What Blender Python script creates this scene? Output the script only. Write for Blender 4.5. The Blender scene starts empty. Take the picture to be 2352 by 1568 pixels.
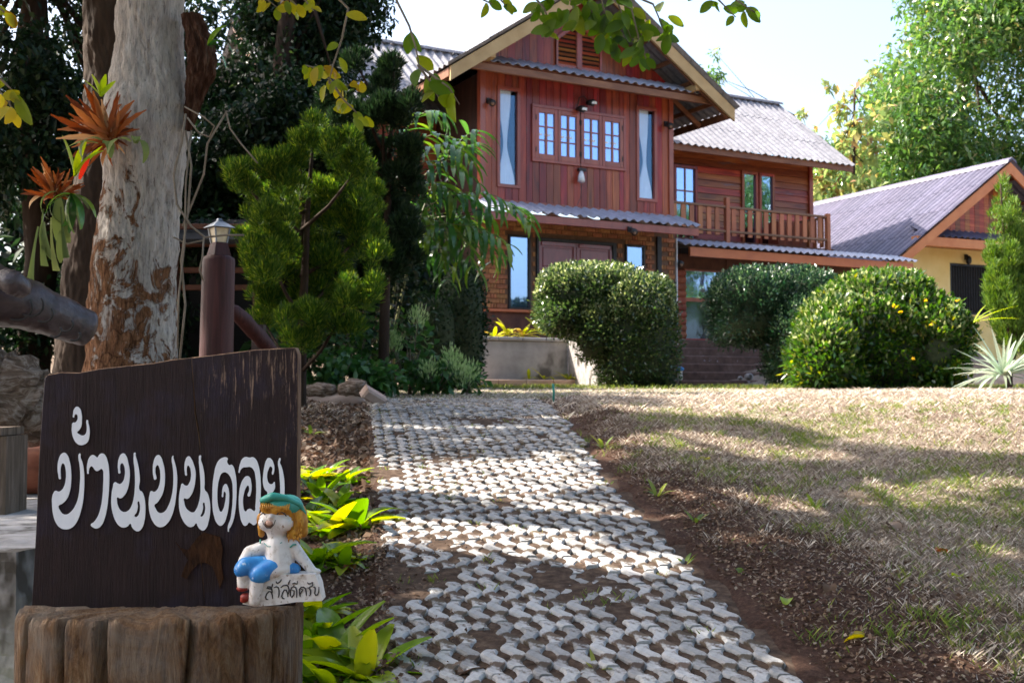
import bpy, bmesh, math, random
import numpy as np
from mathutils import Vector, Matrix
random.seed(7); rng=np.random.default_rng(7)
R=math.radians
SC=bpy.context.scene; COL=SC.collection
# ------------------------------------------------------------------ camera, sky, sun, exposure
FPX=2600.0; CX,CY=1176.0,784.0; PITCH=math.atan(111/FPX); EYE=np.array([0,0,1.5])
cd=bpy.data.cameras.new('camera'); cam=bpy.data.objects.new('camera',cd); COL.objects.link(cam)
cd.sensor_width=36; cd.lens=FPX*36/2352; cd.clip_end=2000; cd.clip_start=.05
cam.location=EYE; cam.rotation_euler=(R(90)+PITCH,0,0); SC.camera=cam
cd.dof.use_dof=True; cd.dof.focus_distance=2.9; cd.dof.aperture_fstop=11
SUN_EL=R(45); SUN_AZ=np.array([-.96,.28])          # horizontal direction towards the sun
SUN=np.array([SUN_AZ[0]*math.cos(SUN_EL),SUN_AZ[1]*math.cos(SUN_EL),math.sin(SUN_EL)])
w=bpy.data.worlds.new('World'); SC.world=w; w.use_nodes=True
nt=w.node_tree; sky=nt.nodes.new('ShaderNodeTexSky'); sky.sky_type='NISHITA'; sky.sun_disc=False
sky.sun_elevation=SUN_EL; sky.sun_rotation=math.atan2(SUN_AZ[0],SUN_AZ[1]); sky.air_density=1.0; sky.dust_density=4.5
bg=nt.nodes['Background']; bg.inputs['Strength'].default_value=.15; nt.links.new(sky.outputs[0],bg.inputs[0])
sl=bpy.data.lights.new('sun','SUN'); sl.energy=5.0; sl.angle=R(.55); sl.color=(1,.93,.82)
so=bpy.data.objects.new('sun',sl); COL.objects.link(so); so.location=(-20,12,30)
so.rotation_euler=Vector((-SUN[0],-SUN[1],-SUN[2])).to_track_quat('-Z','Y').to_euler()
SC.view_settings.view_transform='Standard'; SC.view_settings.look='None'; SC.view_settings.exposure=1.75; SC.view_settings.gamma=1
SC.cycles.use_denoising=True; SC.cycles.max_bounces=6; SC.cycles.transparent_max_bounces=12; SC.cycles.sample_clamp_indirect=6
# ------------------------------------------------------------------ geometry helpers
_F=np.array([0,math.cos(PITCH),math.sin(PITCH)]); _U=np.array([0,-math.sin(PITCH),math.cos(PITCH)]); _X=np.array([1.,0,0])
def at(x,y,Y):
    d=_X*(x-CX)/FPX+_U*(CY-y)/FPX+_F
    return EYE+d*(Y/d[1])
def unit(v):
    v=np.asarray(v,float); return v/(np.linalg.norm(v,axis=-1,keepdims=True)+1e-9)
def sm(t): t=np.clip(t,0,1); return t*t*(3-2*t)
def nz(x,y,s=1.0,seed=0):                                # cheap smooth noise
    x=np.asarray(x,float)*s+seed*17.3; y=np.asarray(y,float)*s-seed*9.1
    return (np.sin(1.7*x+1.3*np.sin(.9*y))+np.sin(1.9*y+1.1*np.sin(1.3*x+2))+np.sin(2.9*x-2.3*y+1)*.6+np.sin(4.1*y+3.7*x)*.4)/3.0
class MB:
    def __init__(s,off=(0,0,0)): s.v=[]; s.f=[]; s.off=np.array(off,float)
    def add(s,V,F):
        n=len(s.v); s.v.extend([tuple(np.asarray(p,float)+s.off) for p in V]); s.f.extend([tuple(i+n for i in f) for f in F]); return s
    def box(s,x0,x1,y0,y1,z0,z1):
        return s.add([(x0,y0,z0),(x1,y0,z0),(x1,y1,z0),(x0,y1,z0),(x0,y0,z1),(x1,y0,z1),(x1,y1,z1),(x0,y1,z1)],
                     [(0,3,2,1),(4,5,6,7),(0,1,5,4),(1,2,6,5),(2,3,7,6),(3,0,4,7)])
    def cbox(s,x0,x1,y0,y1,z0,z1,c=.006):                # box with chamfered edges on the y0 face
        V=[(x0,y1,z0),(x1,y1,z0),(x1,y1,z1),(x0,y1,z1),(x0,y0+c,z0),(x1,y0+c,z0),(x1,y0+c,z1),(x0,y0+c,z1),(x0+c,y0,z0+c),(x1-c,y0,z0+c),(x1-c,y0,z1-c),(x0+c,y0,z1-c)]
        F=[(0,3,2,1),(0,1,5,4),(1,2,6,5),(2,3,7,6),(3,0,4,7),(4,5,9,8),(5,6,10,9),(6,7,11,10),(7,4,8,11),(8,9,10,11)]
        return s.add(V,F)
    def prism(s,poly,d0,d1,ax='y'):                      # poly of 2d points extruded along ax
        n=len(poly); V=[]
        for d in (d0,d1):
            for a,b in poly: V.append((a,d,b) if ax=='y' else ((d,a,b) if ax=='x' else (a,b,d)))
        F=[tuple(range(n-1,-1,-1)),tuple(range(n,2*n))]+[(i,(i+1)%n,n+(i+1)%n,n+i) for i in range(n)]
        return s.add(V,F)
    def tube(s,P,r,n=8,cap=True):
        P=[np.asarray(p,float) for p in P]; m=len(P); r=[r]*m if np.isscalar(r) else list(r)
        V=[];F=[]; up=None
        for i in range(m):
            t=unit(P[min(i+1,m-1)]-P[max(i-1,0)])
            if up is None: up=np.array([0,0,1.]) if abs(t[2])<.9 else np.array([1.,0,0])
            a=unit(np.cross(t,up)); b=np.cross(a,t); up=b
            for k in range(n):
                q=2*math.pi*k/n; V.append(P[i]+(a*math.cos(q)+b*math.sin(q))*r[i])
        for i in range(m-1):
            for k in range(n): F.append((i*n+k,i*n+(k+1)%n,(i+1)*n+(k+1)%n,(i+1)*n+k))
        if cap: F.append(tuple(range(n-1,-1,-1))); F.append(tuple((m-1)*n+k for k in range(n)))
        return s.add(V,F)
    def beam(s,p,q,w,h):                                 # rectangular bar from p to q
        p=np.asarray(p,float);q=np.asarray(q,float);t=unit(q-p)
        up=np.array([0,0,1.]) if abs(t[2])<.95 else np.array([0,1.,0])
        a=unit(np.cross(t,up))*w/2; b=unit(np.cross(a,t))*h/2
        V=[p-a-b,p+a-b,p+a+b,p-a+b,q-a-b,q+a-b,q+a+b,q-a+b]
        return s.add(V,[(0,3,2,1),(4,5,6,7),(0,1,5,4),(1,2,6,5),(2,3,7,6),(3,0,4,7)])
    def sphere(s,c,r,nu=10,nv=7):
        c=np.asarray(c,float); r=np.ones(3)*r if np.isscalar(r) else np.asarray(r,float); V=[c+r*(0,0,1)];F=[]
        for j in range(1,nv):
            for i in range(nu):
                th=math.pi*j/nv; ph=2*math.pi*i/nu; V.append(c+r*(math.sin(th)*math.cos(ph),math.sin(th)*math.sin(ph),math.cos(th)))
        V.append(c-r*(0,0,1)); L=len(V)-1
        for i in range(nu): F.append((0,1+i,1+(i+1)%nu)); F.append((L,1+(nv-2)*nu+(i+1)%nu,1+(nv-2)*nu+i))
        for j in range(nv-2):
            for i in range(nu): F.append((1+j*nu+i,1+(j+1)*nu+i,1+(j+1)*nu+(i+1)%nu,1+j*nu+(i+1)%nu))
        return s.add(V,F)
    def mesh(s,name,m=None,smooth=False):
        me=bpy.data.meshes.new(name); me.from_pydata(s.v,[],s.f); me.update()
        if m: me.materials.append(m)
        if smooth: me.polygons.foreach_set('use_smooth',[True]*len(me.polygons))
        return me
    def build(s,name,m=None,parent=None,smooth=False,**k): return link(name,s.mesh(name,m,smooth),parent,**k)
def npmesh(name,V,F,m=None,smooth=False):
    V=np.asarray(V,np.float32); F=np.asarray(F,np.int32); me=bpy.data.meshes.new(name)
    k=F.shape[1]; me.vertices.add(len(V)); me.vertices.foreach_set('co',V.ravel())
    me.loops.add(F.size); me.loops.foreach_set('vertex_index',F.ravel())
    me.polygons.add(len(F)); me.polygons.foreach_set('loop_start',np.arange(len(F),dtype=np.int32)*k)
    me.update(calc_edges=True); me.validate()
    if m: me.materials.append(m)
    if smooth: me.polygons.foreach_set('use_smooth',[True]*len(F))
    return me
def link(name,me,parent=None,loc=None,rot=None,label=None,cat=None,group=None,kind=None):
    o=bpy.data.objects.new(name,me); COL.objects.link(o)
    if parent is not None: o.parent=parent
    if loc is not None: o.location=[float(q) for q in loc]
    if rot is not None: o.rotation_euler=rot
    if label: o['label']=label
    if cat: o['category']=cat
    if group: o['group']=group
    if kind: o['kind']=kind
    return o
def thing(name,label,cat,loc=(0,0,0),rotz=0,group=None):
    return link(name,None,None,loc,(0,0,rotz),label,cat,group)
# ------------------------------------------------------------------ materials
def nodes(name):
    m=bpy.data.materials.new(name); m.use_nodes=True; t=m.node_tree; return m,t,t.nodes['Principled BSDF']
def ramp(t,stops):
    r=t.nodes.new('ShaderNodeValToRGB'); e=r.color_ramp.elements
    while len(e)<len(stops): e.new(.5)
    for k,(p,c) in enumerate(stops): e[k].position=p; e[k].color=(*c,1)
    return r
def coords(t,scale,obj=True):
    c=t.nodes.new('ShaderNodeTexCoord'); mp=t.nodes.new('ShaderNodeMapping'); t.links.new(c.outputs['Object'],mp.inputs[0])
    mp.inputs['Scale'].default_value=scale if not np.isscalar(scale) else (scale,)*3; return mp.outputs[0]
def noise(t,vec,scale=1,detail=5,rough=.6,dist=0):
    n=t.nodes.new('ShaderNodeTexNoise'); n.inputs['Scale'].default_value=scale; n.inputs['Detail'].default_value=detail
    n.inputs['Roughness'].default_value=rough; n.inputs['Distortion'].default_value=dist; t.links.new(vec,n.inputs['Vector']); return n.outputs['Fac']
def mixc(t,f,a,b,mode='MIX'):
    m=t.nodes.new('ShaderNodeMix'); m.data_type='RGBA'; m.blend_type=mode
    for k,v in ((0,f),(6,a),(7,b)):
        if hasattr(v,'is_linked') or hasattr(v,'links'): t.links.new(v,m.inputs[k])
        else: m.inputs[k].default_value=v if k==0 else (*v,1)
    return m.outputs[2]
def mth(t,op,a,b=None):
    m=t.nodes.new('ShaderNodeMath'); m.operation=op
    for k,v in ((0,a),(1,b)):
        if v is None: continue
        if hasattr(v,'links'): t.links.new(v,m.inputs[k])
        else: m.inputs[k].default_value=v
    return m.outputs[0]
def bumpy(t,p,h,s,d=.02):
    b=t.nodes.new('ShaderNodeBump'); b.inputs['Strength'].default_value=s; b.inputs['Distance'].default_value=d
    t.links.new(h,b.inputs['Height']); t.links.new(b.outputs[0],p.inputs['Normal'])
def M(name,stops,scale=(6,6,6),rough=.6,bump=.3,bd=.01,spec=.4,coat=0,coatr=.1,vary=0,detail=6,dist=0,metal=0,spots=None):
    """noise-coloured surface; vary = per-object brightness change; spots=(colour,scale,threshold)"""
    m,t,p=nodes(name); v=coords(t,scale); n=noise(t,v,1,detail,.62,dist)
    r=ramp(t,stops); t.links.new(n,r.inputs[0]); c=r.outputs[0]
    if spots:
        sc=spots[1]; n2=noise(t,coords(t,sc),1,4,.6); r2=ramp(t,[(spots[2],(0,0,0)),(spots[2]+.08,(1,1,1))]); t.links.new(n2,r2.inputs[0]); c=mixc(t,r2.outputs[0],c,spots[0])
    if vary:
        oi=t.nodes.new('ShaderNodeObjectInfo'); h=t.nodes.new('ShaderNodeHueSaturation')
        mr=t.nodes.new('ShaderNodeMapRange'); mr.inputs[3].default_value=1-vary; mr.inputs[4].default_value=1+vary
        t.links.new(oi.outputs['Random'],mr.inputs[0]); t.links.new(mr.outputs[0],h.inputs['Value']); 
        m2=t.nodes.new('ShaderNodeMapRange'); m2.inputs[3].default_value=.5-vary*.05; m2.inputs[4].default_value=.5+vary*.05
        t.links.new(mth(t,'FRACT',mth(t,'MULTIPLY',oi.outputs['Random'],7.3)),m2.inputs[0]); t.links.new(m2.outputs[0],h.inputs['Hue'])
        t.links.new(c,h.inputs['Color']); c=h.outputs[0]
    t.links.new(c,p.inputs['Base Color']); p.inputs['Roughness'].default_value=rough; p.inputs['Specular IOR Level'].default_value=spec
    p.inputs['Coat Weight'].default_value=coat; p.inputs['Coat Roughness'].default_value=coatr; p.inputs['Metallic'].default_value=metal
    if bump: bumpy(t,p,n,bump,bd)
    return m
def leafm(name,stops,trans=.35,rough=.45,spec=.35,tint=1.25):
    """two-sided foliage; each leaf takes its own colour, light passes through"""
    m,t,p=nodes(name); g=t.nodes.new('ShaderNodeNewGeometry'); r=ramp(t,stops); r.color_ramp.interpolation='LINEAR'
    oi=t.nodes.new('ShaderNodeObjectInfo')
    f=mth(t,'FRACT',mth(t,'ADD',g.outputs['Random Per Island'],oi.outputs['Random'])); t.links.new(f,r.inputs[0])
    t.links.new(r.outputs[0],p.inputs['Base Color']); p.inputs['Roughness'].default_value=rough; p.inputs['Specular IOR Level'].default_value=spec
    tr=t.nodes.new('ShaderNodeBsdfTranslucent'); hs=t.nodes.new('ShaderNodeHueSaturation'); hs.inputs['Value'].default_value=tint*1.5; hs.inputs['Saturation'].default_value=1.15; hs.inputs['Hue'].default_value=.485
    t.links.new(r.outputs[0],hs.inputs['Color']); t.links.new(hs.outputs[0],tr.inputs['Color'])
    mx=t.nodes.new('ShaderNodeMixShader'); mx.inputs[0].default_value=trans; t.links.new(p.outputs[0],mx.inputs[1]); t.links.new(tr.outputs[0],mx.inputs[2])
    t.links.new(mx.outputs[0],t.nodes['Material Output'].inputs['Surface']); return m
def glassm(name,tint,fac,rough=.03,wavy=.0):
    m,t,p=nodes(name); g=t.nodes.new('ShaderNodeBsdfGlossy'); g.inputs['Color'].default_value=(*tint,1); g.inputs['Roughness'].default_value=rough
    tr=t.nodes.new('ShaderNodeBsdfTransparent'); tr.inputs['Color'].default_value=(.97,.985,1,1); mx=t.nodes.new('ShaderNodeMixShader'); mx.inputs[0].default_value=fac
    if wavy:
        b=t.nodes.new('ShaderNodeBump'); b.inputs['Strength'].default_value=wavy; b.inputs['Distance'].default_value=.02
        t.links.new(noise(t,coords(t,(3,3,2)),1,2),b.inputs['Height']); t.links.new(b.outputs[0],g.inputs['Normal'])
    t.links.new(tr.outputs[0],mx.inputs[1]); t.links.new(g.outputs[0],mx.inputs[2]); t.links.new(mx.outputs[0],t.nodes['Material Output'].inputs['Surface']); return m
MT={}
MT['plank']=M('varnished_plank',[(.22,(.065,.009,.006)),(.42,(.21,.025,.011)),(.6,(.32,.044,.017)),(.8,(.45,.12,.05))],(11,11,.9),.45,.4,.004,.45,.2,.14,.36,dist=.9,spots=((.24,.13,.10),(5,5,.6),.66))
MT['plank_h']=M('varnished_board',[(.22,(.08,.015,.008)),(.42,(.25,.050,.014)),(.6,(.38,.095,.025)),(.8,(.50,.19,.06))],(.9,11,11),.48,.3,.004,.4,.15,.2,.40,dist=.9,spots=((.20,.12,.13),(.6,5,5),.64))
MT['trim']=M('red_trim',[(.3,(.22,.038,.02)),(.7,(.36,.080,.042))],(5,5,1.5),.4,.15,.003,.5,.35,.15,.1)
MT['beam']=M('brown_beam',[(.3,(.13,.045,.022)),(.7,(.27,.115,.055))],(1.5,6,6),.55,.3,.004,.4,0,.1,.1)
MT['barge']=M('tan_bargeboard',[(.3,(.38,.24,.10)),(.7,(.52,.36,.17))],(2,2,2),.6,.15,.004,.4)
MT['tile']=M('grey_roof_sheet',[(.25,(.14,.135,.15)),(.55,(.225,.22,.24)),(.8,(.31,.30,.315))],(7,7,7),.65,.4,.004,.35,0,.1,.13,spots=((.09,.085,.08),(2.6,2.6,2.6),.58))
MT['tile_aw']=M('awning_roof_sheet',[(.25,(.24,.25,.30)),(.6,(.38,.39,.46)),(.85,(.48,.49,.56))],(7,7,7),.45,.3,.004,.5,.2,.2,.10,spots=((.13,.12,.13),(3,3,3),.62))
MT['tile_y']=M('mauve_roof_sheet',[(.25,(.075,.068,.105)),(.6,(.125,.115,.165)),(.85,(.20,.185,.23))],(5,5,5),.55,.4,.004,.4,0,.2,.13,spots=((.09,.08,.08),(2,2,2),.60))
MT['brick']=M('orange_brick',[(.25,(.22,.075,.03)),(.55,(.38,.15,.06)),(.8,(.48,.23,.11))],(14,14,14),.75,.5,.004,.3,0,.1,.22)
MT['mortar']=M('mortar',[(.3,(.12,.06,.035)),(.7,(.20,.11,.07))],(8,8,8),.9,.3)
MT['redbrick']=M('red_log_brick',[(.3,(.20,.05,.03)),(.7,(.36,.11,.06))],(8,8,8),.7,.3,.005,.3,0,.1,.2)
MT['door']=M('maroon_door',[(.3,(.18,.025,.03)),(.7,(.30,.05,.055))],(6,6,1.5),.35,.2,.003,.5,.5,.15)
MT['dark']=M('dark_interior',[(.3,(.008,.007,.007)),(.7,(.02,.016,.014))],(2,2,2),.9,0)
MT['darkred']=M('dark_red_plinth',[(.3,(.07,.022,.014)),(.7,(.15,.055,.03))],(4,4,4),.7,.3)
MT['orange']=M('orange_fascia',[(.3,(.46,.115,.035)),(.7,(.58,.17,.05))],(2,2,4),.45,.15,.004,.5,.2,.2,.06)
MT['balus']=M('orange_baluster',[(.3,(.30,.09,.035)),(.7,(.48,.17,.07))],(5,5,1.2),.5,.2,.004,.4,.2,.2,.15)
MT['rail']=M('brown_rail',[(.3,(.13,.06,.03)),(.7,(.26,.13,.07))],(1,6,6),.55,.2,.004)
MT['yellow']=M('yellow_plaster',[(.3,(.74,.52,.18)),(.7,(.84,.64,.28))],(1.5,1.5,1.5),.85,.2,.01)
MT['orangey']=M('orange_bargeboard',[(.3,(.50,.16,.055)),(.7,(.62,.24,.09))],(2,2,2),.5,.15,.004,.4)
MT['grate']=M('black_steel',[(.3,(.01,.01,.012)),(.7,(.03,.03,.035))],(9,9,9),.4,.1,.002,.5,0,.1,0,metal=.6)
MT['white']=M('white_paint',[(.3,(.74,.75,.76)),(.7,(.82,.82,.82))],(20,20,20),.5,.1,.002)
MT['curtain']=M('white_curtain',[(.3,(.84,.85,.86)),(.7,(.90,.91,.92))],(6,6,6),.85,0)
MT['glass']=glassm('window_glass',(.42,.68,1.0),.075,.03,.05)
MT['glassd']=glassm('mirror_glass',(.46,.64,1.0),.48,.03,.08)
MT['glassk']=glassm('dark_door_glass',(.46,.62,.9),.12,.05,.08)
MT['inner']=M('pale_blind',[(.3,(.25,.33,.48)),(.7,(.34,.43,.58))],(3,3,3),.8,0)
MT['iron']=M('dark_iron',[(.3,(.012,.011,.012)),(.7,(.035,.03,.03))],(20,20,20),.5,.2,.002)
MT['concrete']=M('old_concrete',[(.25,(.24,.23,.22)),(.55,(.42,.40,.39)),(.8,(.58,.55,.53))],(1.6,1.6,1.6),.9,.4,.008,.3,spots=((.15,.14,.13),(1.1,1.1,.8),.60))
MT['concpale']=M('pale_concrete',[(.25,(.17,.16,.15)),(.55,(.33,.31,.30)),(.85,(.50,.47,.46))],(11,11,8),.92,.8,.012,.25,spots=((.07,.06,.05),(5.1,5.1,2.4),.55))
MT['kerb']=M('reddish_kerb',[(.3,(.34,.22,.17)),(.7,(.52,.40,.34))],(2,2,2),.9,.4)
MT['step']=M('mossy_step',[(.3,(.055,.030,.022)),(.55,(.11,.06,.045)),(.75,(.16,.10,.08))],(5,5,5),.85,.5,.01,.3,spots=((.45,.44,.47),(3.2,3.2,3.2),.66))
MT['paver']=M('concrete_paver',[(.2,(.18,.17,.168)),(.45,(.34,.33,.325)),(.8,(.52,.505,.50))],(34,34,34),.9,1.0,.006,.2,0,.1,.30,spots=((.10,.072,.053),(11,11,11),.50))
# ------------------------------------------------------------------ ground
TH=R(28.6); HO=np.array([-.677,25.0]); HU=np.array([math.cos(TH),math.sin(TH)]); HV=np.array([-math.sin(TH),math.cos(TH)])
def hw(a,b,z): q=HO+HU*a+HV*b; return np.array([q[0],q[1],z])
def gz(Y):
    Y=np.asarray(Y,float); W=1.2; f=lambda t:W*np.logaddexp(0,t/W)
    return .153*Y-.141*f(Y-9)+.141*f(-9.0+0*Y)
def xl(y): return -.42-.137*(y-3.9)
def xr(y): return .975-.137*(y-3.9)+np.maximum(0,y-6.8)*.085
def G(x,y):
    x=np.asarray(x,float); y=np.asarray(y,float); z=gz(np.minimum(y,60))
    near=1-sm((y-11.3)/2.2)
    dr=x-xr(y); dl=xl(y)-x
    z=z+near*(.05*sm((dr-.02)/.35)+.05*sm((dr-1.2)/2.5))-.03*near*((dr<-.03)&(dl<-.03))
    z=z+near*(-.055*sm(dl/.07)+.17*sm((dl-.15)/1.1))
    b=(x-HO[0])*HV[0]+(y-HO[1])*HV[1]; a=(x-HO[0])*HU[0]+(y-HO[1])*HU[1]
    z=z+sm((b+.9)/1.0)*.95*sm((a+14)/6)
    z=z+sm((y-45)/60)*9
    inside=(dr<0)&(dl<0)
    amp=np.where(inside&(y<12.5),.004,.016)
    return z+amp*nz(x,y,3.1,1)+amp*.5*nz(x,y,9.3,2)
def gp(px,py,off=0.0):                                   # photograph pixel -> point on the ground
    d=_X*(px-CX)/FPX+_U*(CY-py)/FPX+_F; Y=np.linspace(2,60,6000); P=EYE+d/d[1]*Y[:,None]
    k=np.where(P[:,2]<=G(P[:,0],P[:,1])+off)[0]; return P[k[0]] if len(k) else P[-1]
def axis(lo,hi,step,far,grow=1.25):
    a=list(np.arange(lo,hi,step)); s=step
    while a[-1]<far: s*=grow; a.append(a[-1]+s)
    s=step; l=[lo]
    while l[-1]>-far: s*=grow; l.append(l[-1]-s)
    return np.array(sorted(set(l))[:-1]+a)
gx=axis(-4,6,.07,260); gy=axis(2.2,14,.07,300); gy=gy[gy>-60]
XX,YY=np.meshgrid(gx,gy); ZZ=G(XX,YY)
nx,ny=len(gx),len(gy); idx=np.arange(nx*ny).reshape(ny,nx)
FF=np.stack([idx[:-1,:-1],idx[:-1,1:],idx[1:,1:],idx[1:,:-1]],-1).reshape(-1,4)
def ground_mat():
    m,t,p=nodes('lawn_soil'); g=t.nodes.new('ShaderNodeNewGeometry'); v=g.outputs['Position']
    def sc(s):
        mp=t.nodes.new('ShaderNodeMapping'); mp.inputs['Scale'].default_value=(s,s,s); t.links.new(v,mp.inputs[0]); return mp.outputs[0]
    n1=noise(t,sc(1.3),1,6,.6); n2=noise(t,sc(45),1,8,.8); n3=noise(t,sc(.55),1,3,.5)
    r=ramp(t,[(.3,(.09,.066,.050)),(.5,(.23,.178,.135)),(.72,(.46,.385,.31))]); t.links.new(n2,r.inputs[0])
    r2=ramp(t,[(.42,(.17,.115,.085)),(.6,(.38,.31,.25))]); t.links.new(n1,r2.inputs[0])
    c=mixc(t,.5,r.outputs[0],r2.outputs[0])
    r3=ramp(t,[(.55,(0,0,0)),(.75,(1,1,1))]); t.links.new(n3,r3.inputs[0])
    c=mixc(t,mth(t,'MULTIPLY',r3.outputs[0],.40),c,(.15,.155,.06))
    at_=t.nodes.new('ShaderNodeAttribute'); at_.attribute_name='soil'; rs=ramp(t,[(.3,(.028,.015,.010)),(.55,(.095,.050,.034)),(.8,(.24,.155,.115))]); t.links.new(n2,rs.inputs[0])
    c=mixc(t,at_.outputs['Fac'],c,rs.outputs[0])
    t.links.new(c,p.inputs['Base Color']); p.inputs['Roughness'].default_value=.95; p.inputs['Specular IOR Level'].default_value=.15
    bumpy(t,p,n2,.9,.03); return m
MT['ground']=ground_mat()
gm=npmesh('ground',np.stack([XX.ravel(),YY.ravel(),ZZ.ravel()],1),FF,MT['ground'],True)
x_,y_=XX.ravel(),YY.ravel(); dr_=x_-xr(y_); dl_=xl(y_)-x_; nn=nz(x_,y_,2.2,5)*.16+nz(x_,y_,6,7)*.07
soil=(1-sm((dr_-.24-.22*sm((7.5-y_)/3.5)-nn*1.8)/.5))*(dr_>-.4)*(1-sm((y_-11.5)/1.5)); soil=np.maximum(soil,(dl_>-.05)*(1-sm((dl_-3)/.5))*(1-sm((y_-12.5)/1))); soil=np.where((dr_<0)&(dl_<0)&(y_<12.5),1,soil)
ga=gm.attributes.new('soil','FLOAT','POINT'); ga.data.foreach_set('value',soil.astype(np.float32))
link('ground',gm,kind='structure')
# ------------------------------------------------------------------ path of wavy concrete pavers
SP=.077; AMP=.0142; WID=.0525; LW=.146; UL=LW*1.5
def ribbon(sign,n=13):
    mb=MB(); st=[]
    for i in range(n):
        y=(i/(n-1))*(UL-.002)-UL/2+.001; ph=2*math.pi*(y+UL/2)/LW; s=math.sin(ph); c=sign*AMP*(1.25*s-.25*s**3)
        e=min(i,n-1-i); wd=WID/2*(.94 if e==0 else 1)*(1+.10*abs(math.sin(ph))); st.append((c,y,wd))
    V=[];F=[];h=.05;bv=.008
    for c,y,wd in st: V+=[(c-wd,y,-h),(c-wd,y,-bv),(c-wd+bv,y,0),(c+wd-bv,y,0),(c+wd,y,-bv),(c+wd,y,-h)]
    for i in range(n-1):
        for k in range(5): F.append((6*i+k,6*i+k+1,6*i+k+7,6*i+k+6))
    F.append((0,1,2,3,4,5)); F.append(tuple(6*(n-1)+k for k in (5,4,3,2,1,0)))
    mb.add(V,F); me=mb.mesh('paver',MT['paver']); return me
def pathmat():
    return M('path_soil',[(.3,(.035,.022,.016)),(.55,(.085,.056,.040)),(.8,(.17,.12,.09))],(22,22,22),.95,.8,.02,.1)
bed=MB(); ys=np.arange(2.4,13,.05); V=[];F=[]
for y in ys:
    for k in range(33):
        x=xl(y)-.03+(xr(y)-xl(y)+.05)*k/32; V.append((x,y,float(gz(y))-.011+.005*float(nz(x,y,7,3))+.006*float(nz(x,y,17,5))))
for i in range(len(ys)-1):
    for k in range(32): F.append((33*i+k,33*i+k+1,33*i+k+34,33*i+k+33))
bed.add(V,F); path=bed.build('path',pathmat(),smooth=True,kind='structure')
MEV=[ribbon(1),ribbon(-1)]; rest=MB(); cells=[]
HEAD=math.atan(.137); dirp=np.array([-math.sin(HEAD),math.cos(HEAD)])
for j in range(int(10.2/UL)):
    for i in range(24):
        s0=2.75+j*UL+ (UL/3 if i%2 else 0)
        y=s0; x=xl(y)+.045+i*SP/math.cos(HEAD)
        if x>xr(y)-.03 or y>12.4: continue
        # lower left is silted over; a few units missing
        if 4.15<y<5.35 and x<xl(y)+.30*math.exp(-((y-4.75)/.30)**2)-.05+.08*float(nz(x,y,4,6)): continue
        if abs(y-4.78)<.05 and x<-.05+.2*float(nz(x,y,5,2)): continue
        if random.random()<.012: continue
        sg=j%2     # a unit is one and a half waves long; odd columns shift half a wave
        cells.append((x,y,sg))
cells=[c for c in cells if c[1]>3.15]
order=sorted(cells,key=lambda c:c[1])
for k,(x,y,sg) in enumerate(order):
    z=float(gz(y))+.002+random.uniform(-.0035,.0035)-.015*max(0,float(nz(x,y,1.6,8))-.30)*2-.004*max(0,float(nz(x,y,5.1,4))-.2)*2
    sl_=math.atan((float(gz(y+.1))-float(gz(y-.1)))/.2)
    Mx=Matrix.Translation((x,y,z))@Matrix.Rotation(HEAD,4,'Z')@Matrix.Rotation(sl_+random.uniform(-.02,.02),4,'X')@Matrix.Rotation(random.uniform(-.03,.03),4,'Y')
    if k<300: o=link('paver',MEV[sg],path); o.matrix_local=Mx
    else:
        me=MEV[sg]; rest.add([tuple(Mx@v.co) for v in me.vertices],[tuple(p.vertices) for p in me.polygons])
rest.build('paver_field',MT['paver'],path,kind='stuff')
# ------------------------------------------------------------------ two storey timber house
ZB=1.5
house=thing('timber_house','two storey red brown timber house with grey corrugated roofs','house',(HO[0],HO[1],ZB),TH)
OFF=(0,0,-ZB)
def hp(name,m,parent=house,smooth=False,**k):
    mb=MB(OFF); mb._fin=lambda:mb.build(name,m,parent,smooth,**k); return mb
def sheet(per=.24,waves=2,length=1.25,amp=.028,m=None,name='roof_sheet',cusp=False):
    """corrugated cement sheet: x across, y up the slope, waves round"""
    prof=(lambda q:amp*(2*abs(math.cos(q/2))-1)) if cusp else (lambda q:amp*math.cos(q))
    n=waves*8; V=[];F=[]
    for y in (0,length):
        for t in (0,-.009):
            for i in range(n+1):
                q=i/8*2*math.pi; V.append((i*per/8,y,prof(q)+t+ (0.009 if y==0 else 0)))
    k=n+1
    for i in range(n):
        F+=[(i,i+1,2*k+i+1,2*k+i),(k+i,3*k+i,3*k+i+1,k+i+1),(i,k+i,k+i+1,i+1),(2*k+i,2*k+i+1,3*k+i+1,3*k+i)]
    mb=MB(); mb.add(V,F); me=mb.mesh(name,m); me.polygons.foreach_set('use_smooth',[True]*len(me.polygons)); me.set_sharp_from_angle(angle=R(38)); return me
def lay(parent,me,o,ux,uy,nw,rows,wid=.48,pitch=1.2,name='roof_sheet',jit=.006,skip=None):
    o=np.asarray(o,float); ux=unit(ux); uy=unit(uy); n=np.cross(ux,uy)
    for r in range(rows):
        for i in range(nw):
            if skip and skip(i,r): continue
            q=o+ux*(i*wid)+uy*(r*pitch)+n*random.uniform(0,jit)
            ob=link(name,me,parent); a=random.uniform(-.006,.006)
            mt=Matrix(((ux[0],uy[0],n[0],q[0]),(ux[1],uy[1],n[1],q[1]),(ux[2],uy[2],n[2],q[2]-ZB),(0,0,0,1)))
            ob.matrix_local=mt@Matrix.Rotation(a,4,'Z')
MT['darkboard']=M('shade_painted_board',[(.3,(.018,.007,.006)),(.7,(.05,.018,.012))],(9,9,1),.55,.3,.004,.4,.1,.2,.2)  # darker board colour stands in for shade on the wing side wall
WW=5.2     # width of the projecting wing
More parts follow.
